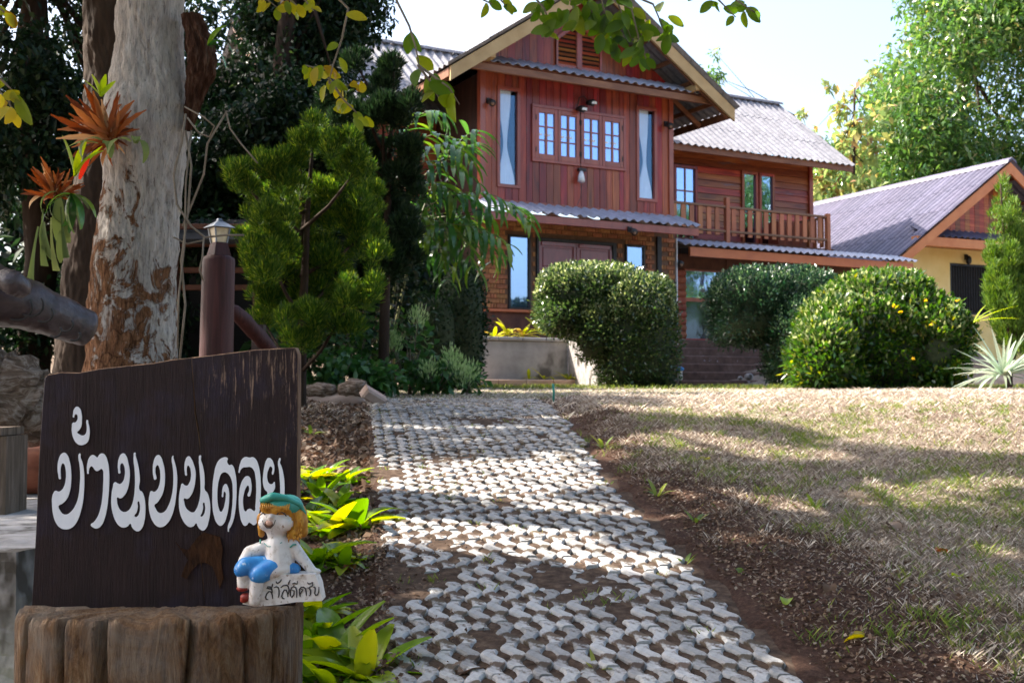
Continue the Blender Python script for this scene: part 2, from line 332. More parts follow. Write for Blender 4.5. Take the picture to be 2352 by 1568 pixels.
# --- wing, upper floor: planks round the openings
holes=[(.38,.97,6.04,8.33),(4.17,4.77,6.03,8.33),(1.27,3.84,6.70,8.02)]
back=hp('wall_core',MT['dark']); back.box(.02,.40,.03,.10,5.6,8.9).box(.95,1.3,.03,.10,5.6,8.9).box(3.8,4.2,.03,.10,5.6,8.9).box(4.75,5.18,.03,.10,5.6,8.9)
back.box(.4,.95,.03,.10,5.6,6.06).box(4.2,4.75,.03,.10,5.6,6.06).box(1.3,3.8,.03,.10,5.6,6.72).box(1.3,3.8,.03,.1,8.0,8.9).box(.4,.95,.03,.1,8.3,8.9).box(4.2,4.75,.03,.1,8.3,8.9)
back.box(0.05,.12,.1,3.0,2.6,8.4).box(5.08,5.15,.1,3.0,2.6,8.4); back._fin()
x=0.06
while x<WW-.1:
    wd=random.choice([.17,.18,.19,.2]); x1=min([x+wd,WW-.06]+[e for h in holes for e in (h[0]+.03,h[1]-.03) if x+.015<e<x+wd])
    segs=[(5.72,8.72)]
    for h in holes:
        if x1>h[0]+.035 and x<h[1]-.035:
            segs=[q for s in segs for q in ((s[0],min(s[1],h[2]+.03)),(max(s[0],h[3]-.03),s[1])) if q[1]-q[0]>.05]
    for s in segs:
        b=hp('plank',MT['plank']); dy=random.uniform(0,.006); b.cbox(x+.003,x1-.003,-dy,.028,s[0],s[1],.005); b._fin()
    x=x1
for xa in (-.06,5.12):
    b=hp('corner_post',MT['trim']); b.cbox(xa,xa+.13,-.05,.10,5.45,8.75); b._fin()
b=hp('skirt_board',MT['trim']); b.cbox(-.06,5.25,-.055,-.008,5.60,5.76); b._fin()
# left side wall of the wing: shade painted into the board colour
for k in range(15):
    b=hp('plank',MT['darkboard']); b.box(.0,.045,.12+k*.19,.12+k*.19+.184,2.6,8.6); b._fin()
# --- tall side windows with tied curtains
def frame(parent,x0,x1,z0,z1,w,y0,y1,m):
    for q in ((x0,x1,z0,z0+w),(x0,x1,z1-w,z1),(x0,x0+w,z0+w,z1-w),(x1-w,x1,z0+w,z1-w)):
        b=hp('window_frame',m,parent); b.cbox(q[0],q[1],y0,y1,q[2],q[3]); b._fin()
def window(name):
    return link(name,None,house)
for x0,x1,z0,z1 in holes[:2]:
    wn=window('window'); frame(wn,x0,x1,z0,z1,.075,-.035,.06,MT['trim'])
    b=hp('pane',MT['glass'],wn); b.box(x0+.06,x1-.06,.035,.04,z0+.06,z1-.06); b._fin()
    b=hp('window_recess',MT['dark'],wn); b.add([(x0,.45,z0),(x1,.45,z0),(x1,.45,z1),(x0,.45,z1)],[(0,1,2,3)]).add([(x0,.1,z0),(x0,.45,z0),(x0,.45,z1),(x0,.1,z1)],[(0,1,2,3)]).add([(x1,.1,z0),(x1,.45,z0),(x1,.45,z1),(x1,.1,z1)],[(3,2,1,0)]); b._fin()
    b=hp('curtain',MT['curtain'],wn,True); V=[];F=[]; nz_,nx_=40,48; zt,zb=z1-.07,z0+.07; zm=z0+.43*(z1-z0)
    cxm=x0+.25 if x0<2 else x0+.29
    for j in range(nz_+1):
        z=zb+(zt-zb)*j/nz_; t=(z-zm)/(zt-zm) if z>zm else (zm-z)/(zm-zb); q=sm(abs(t))**.9*.85+.15*min(1,abs(t)*1.2)
        L=(cxm-.045)*(1-q)+(x0+.075)*q; Rr=(cxm+.045)*(1-q)+(x1-(.19 if z>zm else .085))*q
        for i in range(nx_+1):
            u=i/nx_; V.append((L+(Rr-L)*u,.075+.018*math.sin(u*2*math.pi*9+.6*math.sin(j*.2)),z))
    for j in range(nz_):
        for i in range(nx_): p=j*(nx_+1)+i; F.append((p,p+1,p+nx_+2,p+nx_+1))
    b.add(V,F); b._fin()
# --- wide casement window: four leaves of six panes
cw=window('casement_window'); x0,x1,z0,z1=holes[2]
frame(cw,x0,x1,z0,z1,.07,-.06,.05,MT['trim'])
panes=[(1.46,1.631,1.68,1.868),(2.045,2.226,2.272,2.458),(2.674,2.863,2.90,3.087),(3.263,3.456,3.495,3.679)]
lx=[1.34,1.957,2.566,3.175,3.77]
for k,(a,b_,c,d) in enumerate(panes):
    le=link('casement',None,house); zt,zb=7.845,6.895
    for q in ((lx[k]+.004,a,6.77,7.95),(d,lx[k+1]-.004,6.77,7.95)):
        b=hp('stile',MT['trim'],le); b.cbox(q[0],q[1],-.05,.03,q[2],q[3]); b._fin()
    for q in ((a,d,6.77,zb),(a,d,zt,7.95)):
        b=hp('window_rail',MT['trim'],le); b.cbox(q[0],q[1],-.049,.03,q[2],q[3]); b._fin()
    b=hp('muntin',MT['trim'],le); b.cbox(b_-.005,c+.005,-.035,.02,zb,zt); b._fin()
    rowz=[zb,zb+(zt-zb)*.335,zb+(zt-zb)*.667,zt]
    for r in (1,2):
        b=hp('muntin',MT['trim'],le); b.cbox(a,d,-.034,.02,rowz[r]-.014,rowz[r]+.014); b._fin()
    for r in range(3):
        for p0,p1 in ((a,b_),(c,d)):
            b=hp('pane',MT['glassd'],le); b.box(p0-.004,p1+.004,-.008,-.004,rowz[r],rowz[r+1]); b._fin()
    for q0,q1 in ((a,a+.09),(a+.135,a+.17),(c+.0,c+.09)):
        b=hp('painted_glint',MT['white'],le); b.box(q0+.01,q1,-.016,-.010,7.318,7.362); b._fin()  # white strips painted in for bright reflections across the panes
    for zz in (6.98,7.72):
        b=hp('hinge',MT['iron'],le); xx=lx[0 if k==0 else (2 if k in(1,2) else 4)]; b.box(xx-.012+(.03 if k==0 else (-.03 if k==3 else (-.02 if k==1 else .02))),xx+.012+(.03 if k==0 else (-.03 if k==3 else(-.02 if k==1 else .02))),-.058,-.05,zz-.06,zz+.06); b._fin()
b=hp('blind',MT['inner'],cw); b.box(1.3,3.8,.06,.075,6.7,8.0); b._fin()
# --- gable wall, louvre vents, bargeboards
GX=2.53; GZ=10.86; EZ=8.28; EX=3.80; sl_t=(GZ-EZ)/EX
x=-.1
while x<WW+.1:
    x1=x+.19; zt=lambda q:GZ-.12-abs(q-GX)*sl_t
    if zt(x)>8.9 or zt(x1)>8.9:
        z1a,z1b=max(8.85,zt(x)),max(8.85,zt(x1)); b=hp('plank',MT['plank'])
        b.prism([(x+.003,8.72),(x1-.003,8.72),(x1-.003,z1b),(x+.003,z1a)] if not x<GX<x1 else [(x+.003,8.72),(x1-.003,8.72),(x1-.003,z1b),(GX,GZ-.12),(x+.003,z1a)],-random.uniform(0,.006),.03); b._fin()
    x=x1
for sgn in (-1,1):
    vt=window('louvre_vent'); xi=GX+sgn*.05; xo=GX+sgn*.60
    P=[(xi,9.0),(xo,9.0),(xo,9.62),(xi,10.05)]
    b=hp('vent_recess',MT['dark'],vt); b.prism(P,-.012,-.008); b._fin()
    for (p,q) in zip(P,P[1:]+P[:1]):
        b=hp('vent_frame',MT['trim'],vt); b.beam((p[0],-.03,p[1]),(q[0],-.03,q[1]),.05,.08); b._fin()
    for k in range(9):
        z=9.06+k*.105; t=(z-9.62)/(10.05-9.62); xe=xo if t<0 else xo+(xi-xo)*t
        if abs(xe-xi)<.08: continue
        b=hp('louvre',MT['plank_h'],vt); b.add([(xi,-.02,z+.05),(xe,-.02,z+.05),(xe,-.06,z-.02),(xi,-.06,z-.02),(xi,-.014,z+.045),(xe,-.014,z+.045),(xe,-.054,z-.026),(xi,-.054,z-.026)],[(0,1,2,3),(7,6,5,4),(3,2,6,7),(0,4,5,1)]); b._fin()
b=hp('centre_post',MT['trim']); b.cbox(GX-.06,GX+.06,-.08,0,8.9,10.55); b._fin()
wroof=link('wing_roof',None,house); 
for sgn in (-1,1):
    b=hp('bargeboard',MT['barge'],wroof); e=(GX+sgn*EX,EZ)
    b.prism([(GX,GZ),(e[0],e[1]),(e[0],e[1]-.30),(GX,GZ-.34)] if sgn>0 else [(GX,GZ),(GX,GZ-.34),(e[0],e[1]-.30),(e[0],e[1])],-1.06,-1.0); b._fin()
    up=unit((-sgn*1.0,0,sl_t)); L=math.hypot(EX,GZ-EZ)
    o=np.array([GX+sgn*(EX+.08),-1.14 if sgn>0 else 7.0,EZ+.02])
    ux=np.array([0,1.,0]) if sgn>0 else np.array([0,-1.,0])
    me=sheet(m=MT['tile']) if sgn<0 else me
    lay(wroof,me,o,ux,up,17,4,pitch=L/4+.005)
    for k in range(6):                                     # purlins and rafters seen from below
        t=(k+.4)/6; p=np.array([GX+sgn*EX*t,0,GZ-(GZ-EZ)*t-.10]); b=hp('purlin',MT['beam'],wroof); b.beam((p[0],-.98,p[2]),(p[0],6.5,p[2]),.06,.10); b._fin()
    for y in (-.9,.2,1.3,2.4):
        b=hp('rafter',MT['beam'],wroof); b.beam((GX+sgn*.1,y,GZ-.25),(GX+sgn*(EX-.08),y,EZ-.18),.06,.12); b._fin()
    b=hp('eaves_board',MT['beam'],wroof); b.box(GX+sgn*EX-.02,GX+sgn*EX+.02,-1.0,6.5,EZ-.20,EZ-.02); b._fin()
    b=hp('soffit_bracket',MT['barge'],wroof); xx=GX+sgn*(EX-1.05); b.beam((xx,-.98,EZ+.42),(xx,-.0,EZ+.42),.12,.14); b._fin()
b=hp('gable_back_wall',MT['plank']); b.prism([(0,8.6),(WW,8.6),(WW,GZ-.2-(WW-GX)*sl_t),(GX,GZ-.2),(0,GZ-.2-GX*sl_t)],6.0,6.05); b._fin()
ridge=MB(OFF)
for k in range(14):
    b=hp('ridge_cap',MT['tile'],wroof); y=-1.12+k*.6; b.prism([(GX-.17,GZ-.02),(GX-.14,GZ+.05),(GX,GZ+.13),(GX+.14,GZ+.05),(GX+.17,GZ-.02),(GX,GZ+.07)],y,y+.58); b._fin()
# --- tiled awnings across the wing
def awning(name,xa,xb,yf,zf,yw,zw,fascia,fm,fz,me,brk=True):
    aw=link(name,None,house); up=unit((0,yw-yf,zw-zf)); L=math.hypot(yw-yf,zw-zf)
    lay(aw,me,(xa,yf-.08,zf+.03),(1,0,0),up,int((xb-xa)/.48+.5),1)
    b=hp('fascia_board',fm,aw); b.cbox(fascia[0],fascia[1],yf-.03,yf+.04,fz[0],fz[1]); b._fin()
    if brk:
        for xx in np.linspace(xa+.3,xb-.3,7):
            b=hp('rafter',MT['beam'],aw); b.beam((xx,yf+.05,zf-.06),(xx,yw,zw-.10),.05,.09); b._fin()
    return aw
shA=sheet(per=.24,waves=2,length=.86,m=MT['tile_aw']); shB=sheet(per=.24,waves=2,length=1.02,m=MT['tile_aw'])
awning('upper_awning',-.48,5.75,-.72,8.58,.0,8.92,(-.62,5.85),MT['beam'],(8.40,8.56),shA)
awning('lower_awning',-.45,5.35,-.92,5.33,.0,5.68,(-.50,5.30),MT['trim'],(5.14,5.31),shB)
b=hp('soffit_board',MT['beam']); b.box(-.6,5.8,-.66,.0,8.62,8.64); b._fin()
# --- ground floor brick wall in a basket pattern
gh=[(.68,1.24,3.31,4.99),(1.40,3.58,2.6,4.99),(3.84,4.40,3.31,4.96)]
b=hp('brick_backing',MT['mortar']); 
for q in ((-.05,.70,3.30,5.5),(1.22,1.42,3.3,5.5),(3.56,3.86,3.3,5.5),(4.38,5.33,3.3,5.5),(.70,1.22,4.97,5.5),(1.42,3.56,4.97,5.5),(3.86,4.38,4.94,5.5)): b.box(q[0],q[1],.022,.12,q[2],q[3])
b._fin()
bm_l=MB().cbox(0,.27,0,.03,0,.098,.007).mesh('brick',MT['brick']); bm_s=MB().cbox(0,.062,0,.026,0,.098,.006).mesh('brick',MT['brick'])
zc=3.32; row=0; nb=0
while zc<5.34:
    x=-.04+(0 if row%2==0 else -.20); k=0
    while x<5.33:
        kind=(k%3); wd=.27 if kind==0 else .062; x1=x+wd
        bad=x<-.05 or x1>5.34 or any(x1>h[0]-.0 and x<h[1]+.0 and zc<h[3] and zc+.098>h[2] for h in gh) or (x1>4.74 and x<4.90)
        if not bad and nb<300:
            o=link('brick',bm_l if kind==0 else bm_s,house,(x,random.uniform(-.004,.004),zc-ZB)); nb+=1
        x=x1+.010; k+=1
    zc+=.110; row+=1
b=hp('drain_post',MT['iron']); b.box(4.765,4.885,-.035,.06,2.6,5.2); b._fin()
b=hp('edge_trim',MT['white']); b.box(5.335,5.36,-.03,.03,2.6,5.2); b._fin()
b=hp('plinth',MT['darkred']); b.box(-.08,5.36,-.02,.12,2.0,3.24); b._fin()
b=hp('plinth_ledge',MT['orange']); b.cbox(-.12,1.40,-.10,.03,3.24,3.30); b._fin()
for x0,x1,z0,z1 in (gh[0],gh[2]):
    wn=window('window'); frame(wn,x0,x1,z0,z1,.05,-.03,.05,MT['iron'])
    b=hp('pane',MT['glassd'],wn); b.box(x0+.045,x1-.045,.01,.015,z0+.045,z1-.045); b._fin()
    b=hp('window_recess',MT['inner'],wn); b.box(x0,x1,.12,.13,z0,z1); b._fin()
dr=link('double_door',None,house); x0,x1=1.40,3.58
for q in ((x0,x0+.06,2.6,4.97),(x1-.10,x1,2.6,4.97),(x0+.06,x1-.10,4.90,4.97)):
    b=hp('door_frame',MT['iron'],dr); b.cbox(q[0],q[1],-.03,.08,q[2],q[3]); b._fin()
for k,(d0,d1) in enumerate(((1.47,2.47),(2.48,3.47))):
    lf=link('door_leaf',None,house); b=hp('door_slab',MT['door'],lf); b.box(d0,d1,.03,.06,2.6,4.895); b._fin()
    wdt=d1-d0
    rects=[(d0+.0,d1,4.80,4.895),(d0,d1,4.20,4.28),(d0,d0+.075,2.6,4.80),(d1-.075,d1,2.6,4.80),(d0+.27,d0+.33,2.6,4.2),(d1-.33,d1-.27,2.6,4.2)]
    for r_ in rects[2:4]+[rects[0],rects[1]]+rects[4:]:
        b=hp('door_rail',MT['door'],lf); yy=-.0 if r_ in rects[2:4] else .002; b.cbox(r_[0]+(.075 if r_ in rects[:2] else 0),r_[1]-(.075 if r_ in rects[:2] else 0),yy,.03,r_[2],r_[3],.008); b._fin()
    for r_ in ((d0+.11,d1-.11,4.32,4.76),(d0+.10,d0+.24,3.0,4.16),(d0+.36,d1-.36,3.0,4.16),(d1-.24,d1-.10,3.0,4.16)):
        b=hp('door_panel',MT['door'],lf); b.cbox(r_[0],r_[1],.012,.03,r_[2],r_[3],.014); b._fin()
# --- main block behind the wing
mroof=link('main_roof',None,house); EB,EZm,RB,RZ=1.6,8.02,4.73,10.46
mt_=sheet(m=MT['tile'],length=1.36); upm=unit((0,RB-EB,RZ-EZm)); Lm=math.hypot(RB-EB,RZ-EZm)
lay(mroof,mt_,(-4.4,EB-.10,EZm-.06),(1,0,0),upm,36,3,pitch=Lm/3+.02,skip=lambda i,r:False)
lay(mroof,mt_,(12.9,2*RB-EB+.10,EZm-.06),(-1,0,0),unit((0,-(RB-EB),RZ-EZm)),36,3,pitch=Lm/3+.02,skip=lambda i,r: i%1!=0)
for k in range(29):
    b=hp('ridge_cap',MT['tile'],mroof); xx=-4.4+k*.6; b.prism([(RB-.17,RZ-.02),(RB-.14,RZ+.05),(RB,RZ+.12),(RB+.14,RZ+.05),(RB+.17,RZ-.02),(RB,RZ+.06)],xx,xx+.58,'x'); b._fin()
b=hp('fascia_board',MT['beam'],mroof); b.cbox(6.2,12.9,EB-.02,EB+.03,EZm-.22,EZm-.04); b._fin()
b=hp('fascia_board',MT['beam'],mroof); b.cbox(-4.3,-1.2,EB-.02,EB+.03,EZm-.22,EZm-.04); b._fin()
for sx in (12.86,-4.36):
    b=hp('verge_board',MT['beam'],mroof); b.prism([(EB,EZm-.05),(RB,RZ-.05),(RB,RZ-.25),(EB,EZm-.25)],sx,sx+.04,'x'); b._fin()
for k in range(12):
    b=hp('rafter',MT['beam'],mroof); xx=6.4+k*.57; b.beam((xx,EB+.05,EZm-.14),(xx,3.0,EZm-.14+(3.0-EB)*.78),.05,.10); b._fin()
MW=2.4
mh=[(7.06,7.86,5.4,7.62),(9.42,10.0,5.3,7.66),(10.05,10.62,5.3,7.66)]
for q in ((5.2,12.0,MW+.05,MW+.10,5.2,7.95),(11.9,12.0,MW+.1,7.0,2.6,8.0),(-3.2,-3.1,MW,7,2.6,8),(-3.1,.1,MW+.05,MW+.1,2.6,8.0)):
    b=hp('main_wall_core',MT['dark']); b.box(*q); b._fin()
z=5.25
while z<7.95:
    z1=z+.185; segs=[(5.2,12.02)]
    for h in mh:
        if z1>h[2]+.03 and z<h[3]-.03: segs=[q for s in segs for q in ((s[0],min(s[1],h[0]+.02)),(max(s[0],h[1]-.02),s[1])) if q[1]-q[0]>.05]
    for s in segs:
        b=hp('board',MT['plank_h']); b.add([(s[0],MW,z+.003),(s[1],MW,z+.003),(s[1],MW+.025,z1-.003),(s[0],MW+.025,z1-.003),(s[0],MW+.05,z),(s[1],MW+.05,z),(s[1],MW+.05,z1),(s[0],MW+.05,z1)],[(0,1,2,3),(0,4,5,1),(0,3,7,4),(1,5,6,2),(2,6,7,3)]); b._fin()
    z=z1
for k in range(14):
    b=hp('board',MT['plank_h']); b.box(-3.15,.0,MW-.0,MW+.045,2.7+k*.38,2.7+k*.38+.37); b._fin()
for h in mh:
    wn=window('window'); frame(wn,h[0],h[1],h[2],h[3],.085,MW-.05,MW+.06,MT['plank'])
    b=hp('pane',MT['glassd'],wn); b.box(h[0]+.08,h[1]-.08,MW+.01,MW+.015,h[2]+.08,h[3]-.08); b._fin()
    xm=(h[0]+h[1])/2
    if h is mh[0]: b=hp('muntin',MT['trim'],wn); b.cbox(xm-.018,xm+.018,MW-.02,MW+.02,h[2]+.085,h[3]-.085); b._fin()
    for zz in ((6.9,6.1) if h is mh[0] else (6.45,)):
        b=hp('muntin',MT['trim'],wn); b.cbox(h[0]+.085,h[1]-.085,MW-.019,MW+.02,zz,zz+.035); b._fin()
    b=hp('window_recess',MT['dark'],wn); b.box(h[0],h[1],MW+.2,MW+.22,h[2],h[3]); b._fin()
b=hp('corner_post',MT['plank']); b.cbox(11.93,12.07,MW-.06,MW+.1,2.6,8.0); b._fin()
# --- balcony
BF=.9; bal=link('balcony',None,house)
b=hp('deck',MT['darkred'],bal); b.box(5.25,11.4,BF-.05,MW,5.22,5.38); b._fin()
for xx,zt in ((7.66,6.52),(11.2,6.36),(5.50,6.3)):
    b=hp('post',MT['balus'],bal); b.cbox(xx-.06,xx+.06,BF-.07,BF+.05,5.2,zt,.01); b._fin()
for q in ((6.24,6.30),(5.60,5.66)):
    b=hp('hand_rail' if q[0]>6 else 'bottom_rail',MT['rail'],bal); b.cbox(5.4,11.2,BF-.045,BF+.045,q[0],q[1],.008); b._fin()
x=5.62
while x<11.05:
    if abs(x+.07-7.66)>.13:
        b=hp('baluster',MT['balus'],bal); b.cbox(x,x+.145,BF-.018,BF+.018,5.52,6.26,.006); b._fin()
    x+=.275
b=hp('side_rail',MT['rail'],bal); b.beam((11.2,BF,6.27),(11.2,MW,6.27),.07,.06); b._fin()
for k in range(5):
    b=hp('baluster',MT['balus'],bal); y=BF+.15+k*.27; b.box(11.185,11.215,y,y+.14,5.45,6.25); b._fin()
b=hp('balcony_chest',MT['plank'],bal); b.cbox(9.95,11.0,1.5,1.9,5.4,6.15); b._fin()
# --- porch roof and glazed entrance under the balcony
por=link('porch_roof',None,house); shp=sheet(per=.24,waves=2,length=.80,m=MT['tile_aw'])
lay(por,shp,(5.42,-.12,5.06),(1,0,0),unit((0,.75,.22)),17,1)
b=hp('fascia_board',MT['orange'],por); b.cbox(5.75,13.5,-.03,.04,4.79,5.02); b._fin()
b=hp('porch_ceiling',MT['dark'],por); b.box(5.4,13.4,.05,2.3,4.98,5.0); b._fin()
for k in range(11):
    b=hp('log_course',MT['redbrick']); z=2.72+k*.175; b.tube([(5.36,.95,z),(6.30,.95,z)],.10,10); b._fin()
b=hp('porch_back_wall',MT['darkred']); b.box(7.72,13.2,1.0,1.1,2.0,5.0).box(5.3,7.75,1.02,1.1,4.55,5.0); b._fin()
en=window('glazed_door')
frame(en,6.30,7.74,2.76,4.6,.05,.94,1.0,MT['plank'])
b=hp('transom_rail',MT['trim'],en); b.cbox(6.35,7.69,.95,.99,3.76,3.86); b._fin()
for q in ((2.81,3.76),(3.86,4.55)):
    b=hp('pane',MT['glassk' if q[0]<3 else 'glassd'],en); b.box(6.35,7.69,.975,.98,q[0],q[1]); b._fin()
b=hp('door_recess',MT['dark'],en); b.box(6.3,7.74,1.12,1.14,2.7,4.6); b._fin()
b=hp('porch_floor',MT['step']); b.box(5.3,8.6,.2,1.05,2.3,2.74); b._fin()
# --- lamps, speaker and cables fixed to the walls
def spot(x,y,z,name,cat,label):
    t=thing(name,label,cat,hw(x,y,z),TH)
    MB().box(-.05,.05,-.02,.03,-.06,.06).build('wall_bracket',MT['iron'],t)
    MB().tube([(0,-.02,0),(0,-.08,.02),(0,-.10,-.03)],.02,6).build('arm',MT['iron'],t)
    h=MB().tube([(0,-.08,-.02),(0,-.14,-.06),(0,-.20,-.10)],[.045,.07,.085],10).build('lamp_head',MT['iron'],t,True)
    MB().sphere((0,-.195,-.10),(.050,.02,.050)).build('bulb',MT['rail'],h,True)
    return t
for (x,z,l) in ((.16,7.95,'dark wall lamp beside the left curtain window'),(5.04,7.98,'dark wall lamp beside the right curtain window')): spot(x,-.03,z,'wall_lamp','lamp',l)
spot(5.42,.1,4.65,'porch_lamp','lamp','black lantern on the brick corner beside the entrance')
spot(3.30,-.98,5.16,'flood_light','lamp','black flood light under the lower awning')
t=thing('flood_light_pair','pair of flood lamps on the wall above the casement window','lamp',hw(2.56,-.03,8.05),TH)
MB().box(-.05,.05,-.03,.02,-.08,.05).build('wall_bracket',MT['iron'],t)
for s,zz in ((-.09,-.02),(.18,.16)):
    h=MB().tube([(s,-.04,zz),(s+.02,-.12,zz-.01),(s+.06,-.22,zz-.03)],[.05,.075,.085],10).build('lamp_head',MT['iron'],t,True)
    MB().box(s-.0,s+.14,-.24,-.225,zz-.06,zz+.0).build('lamp_face',MT['white'],h)
MB().tube([(-.09,-.04,.05),(-.05,-.06,.25),(.06,-.07,.30),(.16,-.06,.22)],.012,6).build('cable',MT['iron'],t)
t=thing('wall_speaker','small white horn speaker hanging below the casement window','lamp',hw(2.56,-.03,6.58),TH)  # white horn speaker, not a light
MB().box(-.07,.12,-.08,.0,.0,.07).build('wall_bracket',MT['iron'],t)
MB().tube([(.0,-.06,-.02),(-.03,-.10,-.12),(-.05,-.14,-.26)],[.04,.07,.085],10).build('horn',MT['white'],t,True)
cb=thing('hanging_cable','thin dark cable running down the wing wall','cable',hw(2.56,-.065,6.7),TH)
MB().tube([(0,-.0,1.3),(.01,-.01,.4),(.0,0,0),(.015,0,-.5),(.0,0,-.72),(-.10,0,-.92)],.008,5).build('wire',MT['iron'],cb)
# ------------------------------------------------------------------ yellow bungalow
YT=R(25); yo=at(2060,592,32); YO=np.array([yo[0],yo[1]]); YU=np.array([math.cos(YT),math.sin(YT)]); YV=np.array([-math.sin(YT),math.cos(YT)])
bung=thing('yellow_bungalow','yellow single storey bungalow with mauve corrugated roof','house',(YO[0],YO[1],ZB),YT)
def yp(name,m,parent=bung,smooth=False):
    mb=MB(OFF); mb._fin=lambda:mb.build(name,m,parent,smooth); return mb
AX,AZ,EZY=4.5,8.34,5.20
yr=link('roof',None,bung); ys_=sheet(per=.24,waves=2,length=1.44,amp=.040,m=MT['tile_y'],cusp=True); LY=math.hypot(AX,AZ-EZY)
lay(yr,ys_,(-.12,9.5,EZY-.03),(0,-1,0),unit((AX,0,AZ-EZY)),20,4,pitch=LY/4+.02)
lay(yr,ys_,(2*AX+.12,-.1,EZY-.03),(0,1,0),unit((-AX,0,AZ-EZY)),20,4,pitch=LY/4+.02)
for k in range(24):
    b=yp('ridge_cap',MT['tile_y'],yr); y=-.12+k*.41; b.prism([(AX-.2,AZ-.04),(AX-.16,AZ+.06),(AX,AZ+.15),(AX+.16,AZ+.06),(AX+.2,AZ-.04),(AX,AZ+.08)],y,y+.40); b._fin()
for s in (-1,1):
    b=yp('bargeboard',MT['orangey'],yr); P=[(AX,AZ),(AX+s*AX,EZY),(AX+s*AX,EZY-.30),(AX,AZ-.34)]
    b.prism(P if s>0 else P[::-1],-.06,0); b._fin()
    for k in range(5):
        t=(k+.5)/5; b=yp('purlin',MT['beam'],yr); b.beam((AX+s*AX*t,0,AZ-(AZ-EZY)*t-.1),(AX+s*AX*t,1.0,AZ-(AZ-EZY)*t-.1),.06,.1); b._fin()
b=yp('wall',MT['yellow']); 
for q in ((.8,2.98,1.6,5.75),(4.55,8.2,1.6,5.75),(2.98,4.55,1.6,3.8),(2.98,4.55,5.32,5.75)): b.box(q[0],q[1],.9,1.1,q[2],q[3])
b.box(.8,1.0,1.1,9.0,1.6,5.75).box(8.0,8.2,1.1,9,1.6,5.75).box(.8,8.2,9.0,9.1,1.6,5.75); b._fin()
b=yp('tie_beam',MT['orangey']); b.cbox(.85,8.15,.05,.30,5.66,5.93); b._fin()
ya=link('gable_awning',None,bung); sh3=sheet(per=.24,waves=2,length=.70,m=MT['tile_y'])
lay(ya,sh3,(1.2,.12,5.98),(1,0,0),unit((0,.6,.32)),14,1)
x=1.35
while x<7.6:
    zt=min(AZ-.3-abs(q-AX)*(AZ-EZY)/AX for q in (x,x+.2))
    if zt>6.4: b=yp('gable_board',MT['plank_h']); b.box(x+.004,x+.196,.66-random.uniform(0,.01),.72,6.2,zt); b._fin()
    x+=.2
gw=link('barred_window',None,bung)
b=yp('window_recess',MT['dark'],gw); b.box(2.98,4.55,1.0,1.02,3.8,5.32); b._fin()
for k in range(15):
    b=yp('bar',MT['grate'],gw); x=3.03+k*.105; b.box(x,x+.02,.93,.95,3.82,5.30); b._fin()
b=yp('window_frame',MT['grate'],gw)
for q in ((2.96,4.57,5.26,5.34),(2.96,4.57,3.78,3.84),(2.96,3.03,3.84,5.26),(4.5,4.57,3.84,5.26)): b.box(q[0],q[1],.90,.96,q[2],q[3])
b._fin()
q=YO+YU*3.6+YV*.85; t=thing('eaves_lamp','small dark lamp under the orange beam of the bungalow','lamp',(q[0],q[1],5.45),YT)
MB().box(-.05,.05,-.02,.05,0,.16).build('wall_bracket',MT['iron'],t); MB().sphere((0,-.08,-.02),(.09,.09,.14)).build('lamp_globe',MT['iron'],t,True)
# ------------------------------------------------------------------ steps, planter, sloping cheek wall, kerb
st=thing('stone_steps','dark mossy steps climbing to the glazed entrance','steps',hw(6.9,-1.8,1.5),TH)
for k in range(6):
    wdt=2.2-.0*k; z=1.55+k*.2
    me=MB(); V=[];F=[]
    me.cbox(-3.0+.12*k,1.6-(.12*k),0+k*.36,.40+k*.36,-.2+k*.2,.24+k*.2-.02,.03); me.build('step',MT['step'],st)
for k in range(10):
    t_=k/9; MB().sphere((1.45-.5*t_+random.uniform(-.08,.08),-.05+2.0*t_,.15+1.15*t_),(.16,.14,.12),8,6).build('edge_stone',MT['kerb'],st,True)
PB=-2.5
def ppt(a,b): return HO+HU*a+HV*b
pl=thing('planter_wall','weathered grey concrete planter wall below the brick wing','planter',hw(-1.33,PB,1.45),TH)
MB().cbox(-.1,2.05,0,.16,0,1.03,.02).build('wall_block',MT['concrete'],pl)
for k in range(4):
    MB().cbox(-.12+k*.545,-.12+k*.545+.537,-.04,.2,1.03,1.10,.012).build('coping_block',MT['concrete'],pl)
MB().box(-.1,2.05,.2,2.6,.3,1.04).build('planter_soil',MT['ground'],pl)
kb=thing('low_kerb','low reddish kerb in front of the planter wall','kerb',hw(-1.33,PB-.5,1.5),TH)
for k in range(5): MB().cbox(-.45+k*.62,-.45+k*.62+.612,0,.16,-.05,.20,.015).build('kerb_block',MT['kerb'],kb)
p0=at(1306,748,23.0); p1=at(1402,876,20.9)
ck=MB(); wv=np.array([.62,.16,.02])
A=[p0,p0+wv,p1+wv,p1]; V=[np.array(q) for q in A]+[np.array([q[0],q[1],1.35]) for q in A]
ck.add(V,[(0,3,2,1),(0,1,5,4),(1,2,6,5),(2,3,7,6),(3,0,4,7)])
ck.build('sloping_wall',MT['concpale'],label='pale sloping concrete wall beside the clipped hedge',cat='wall')
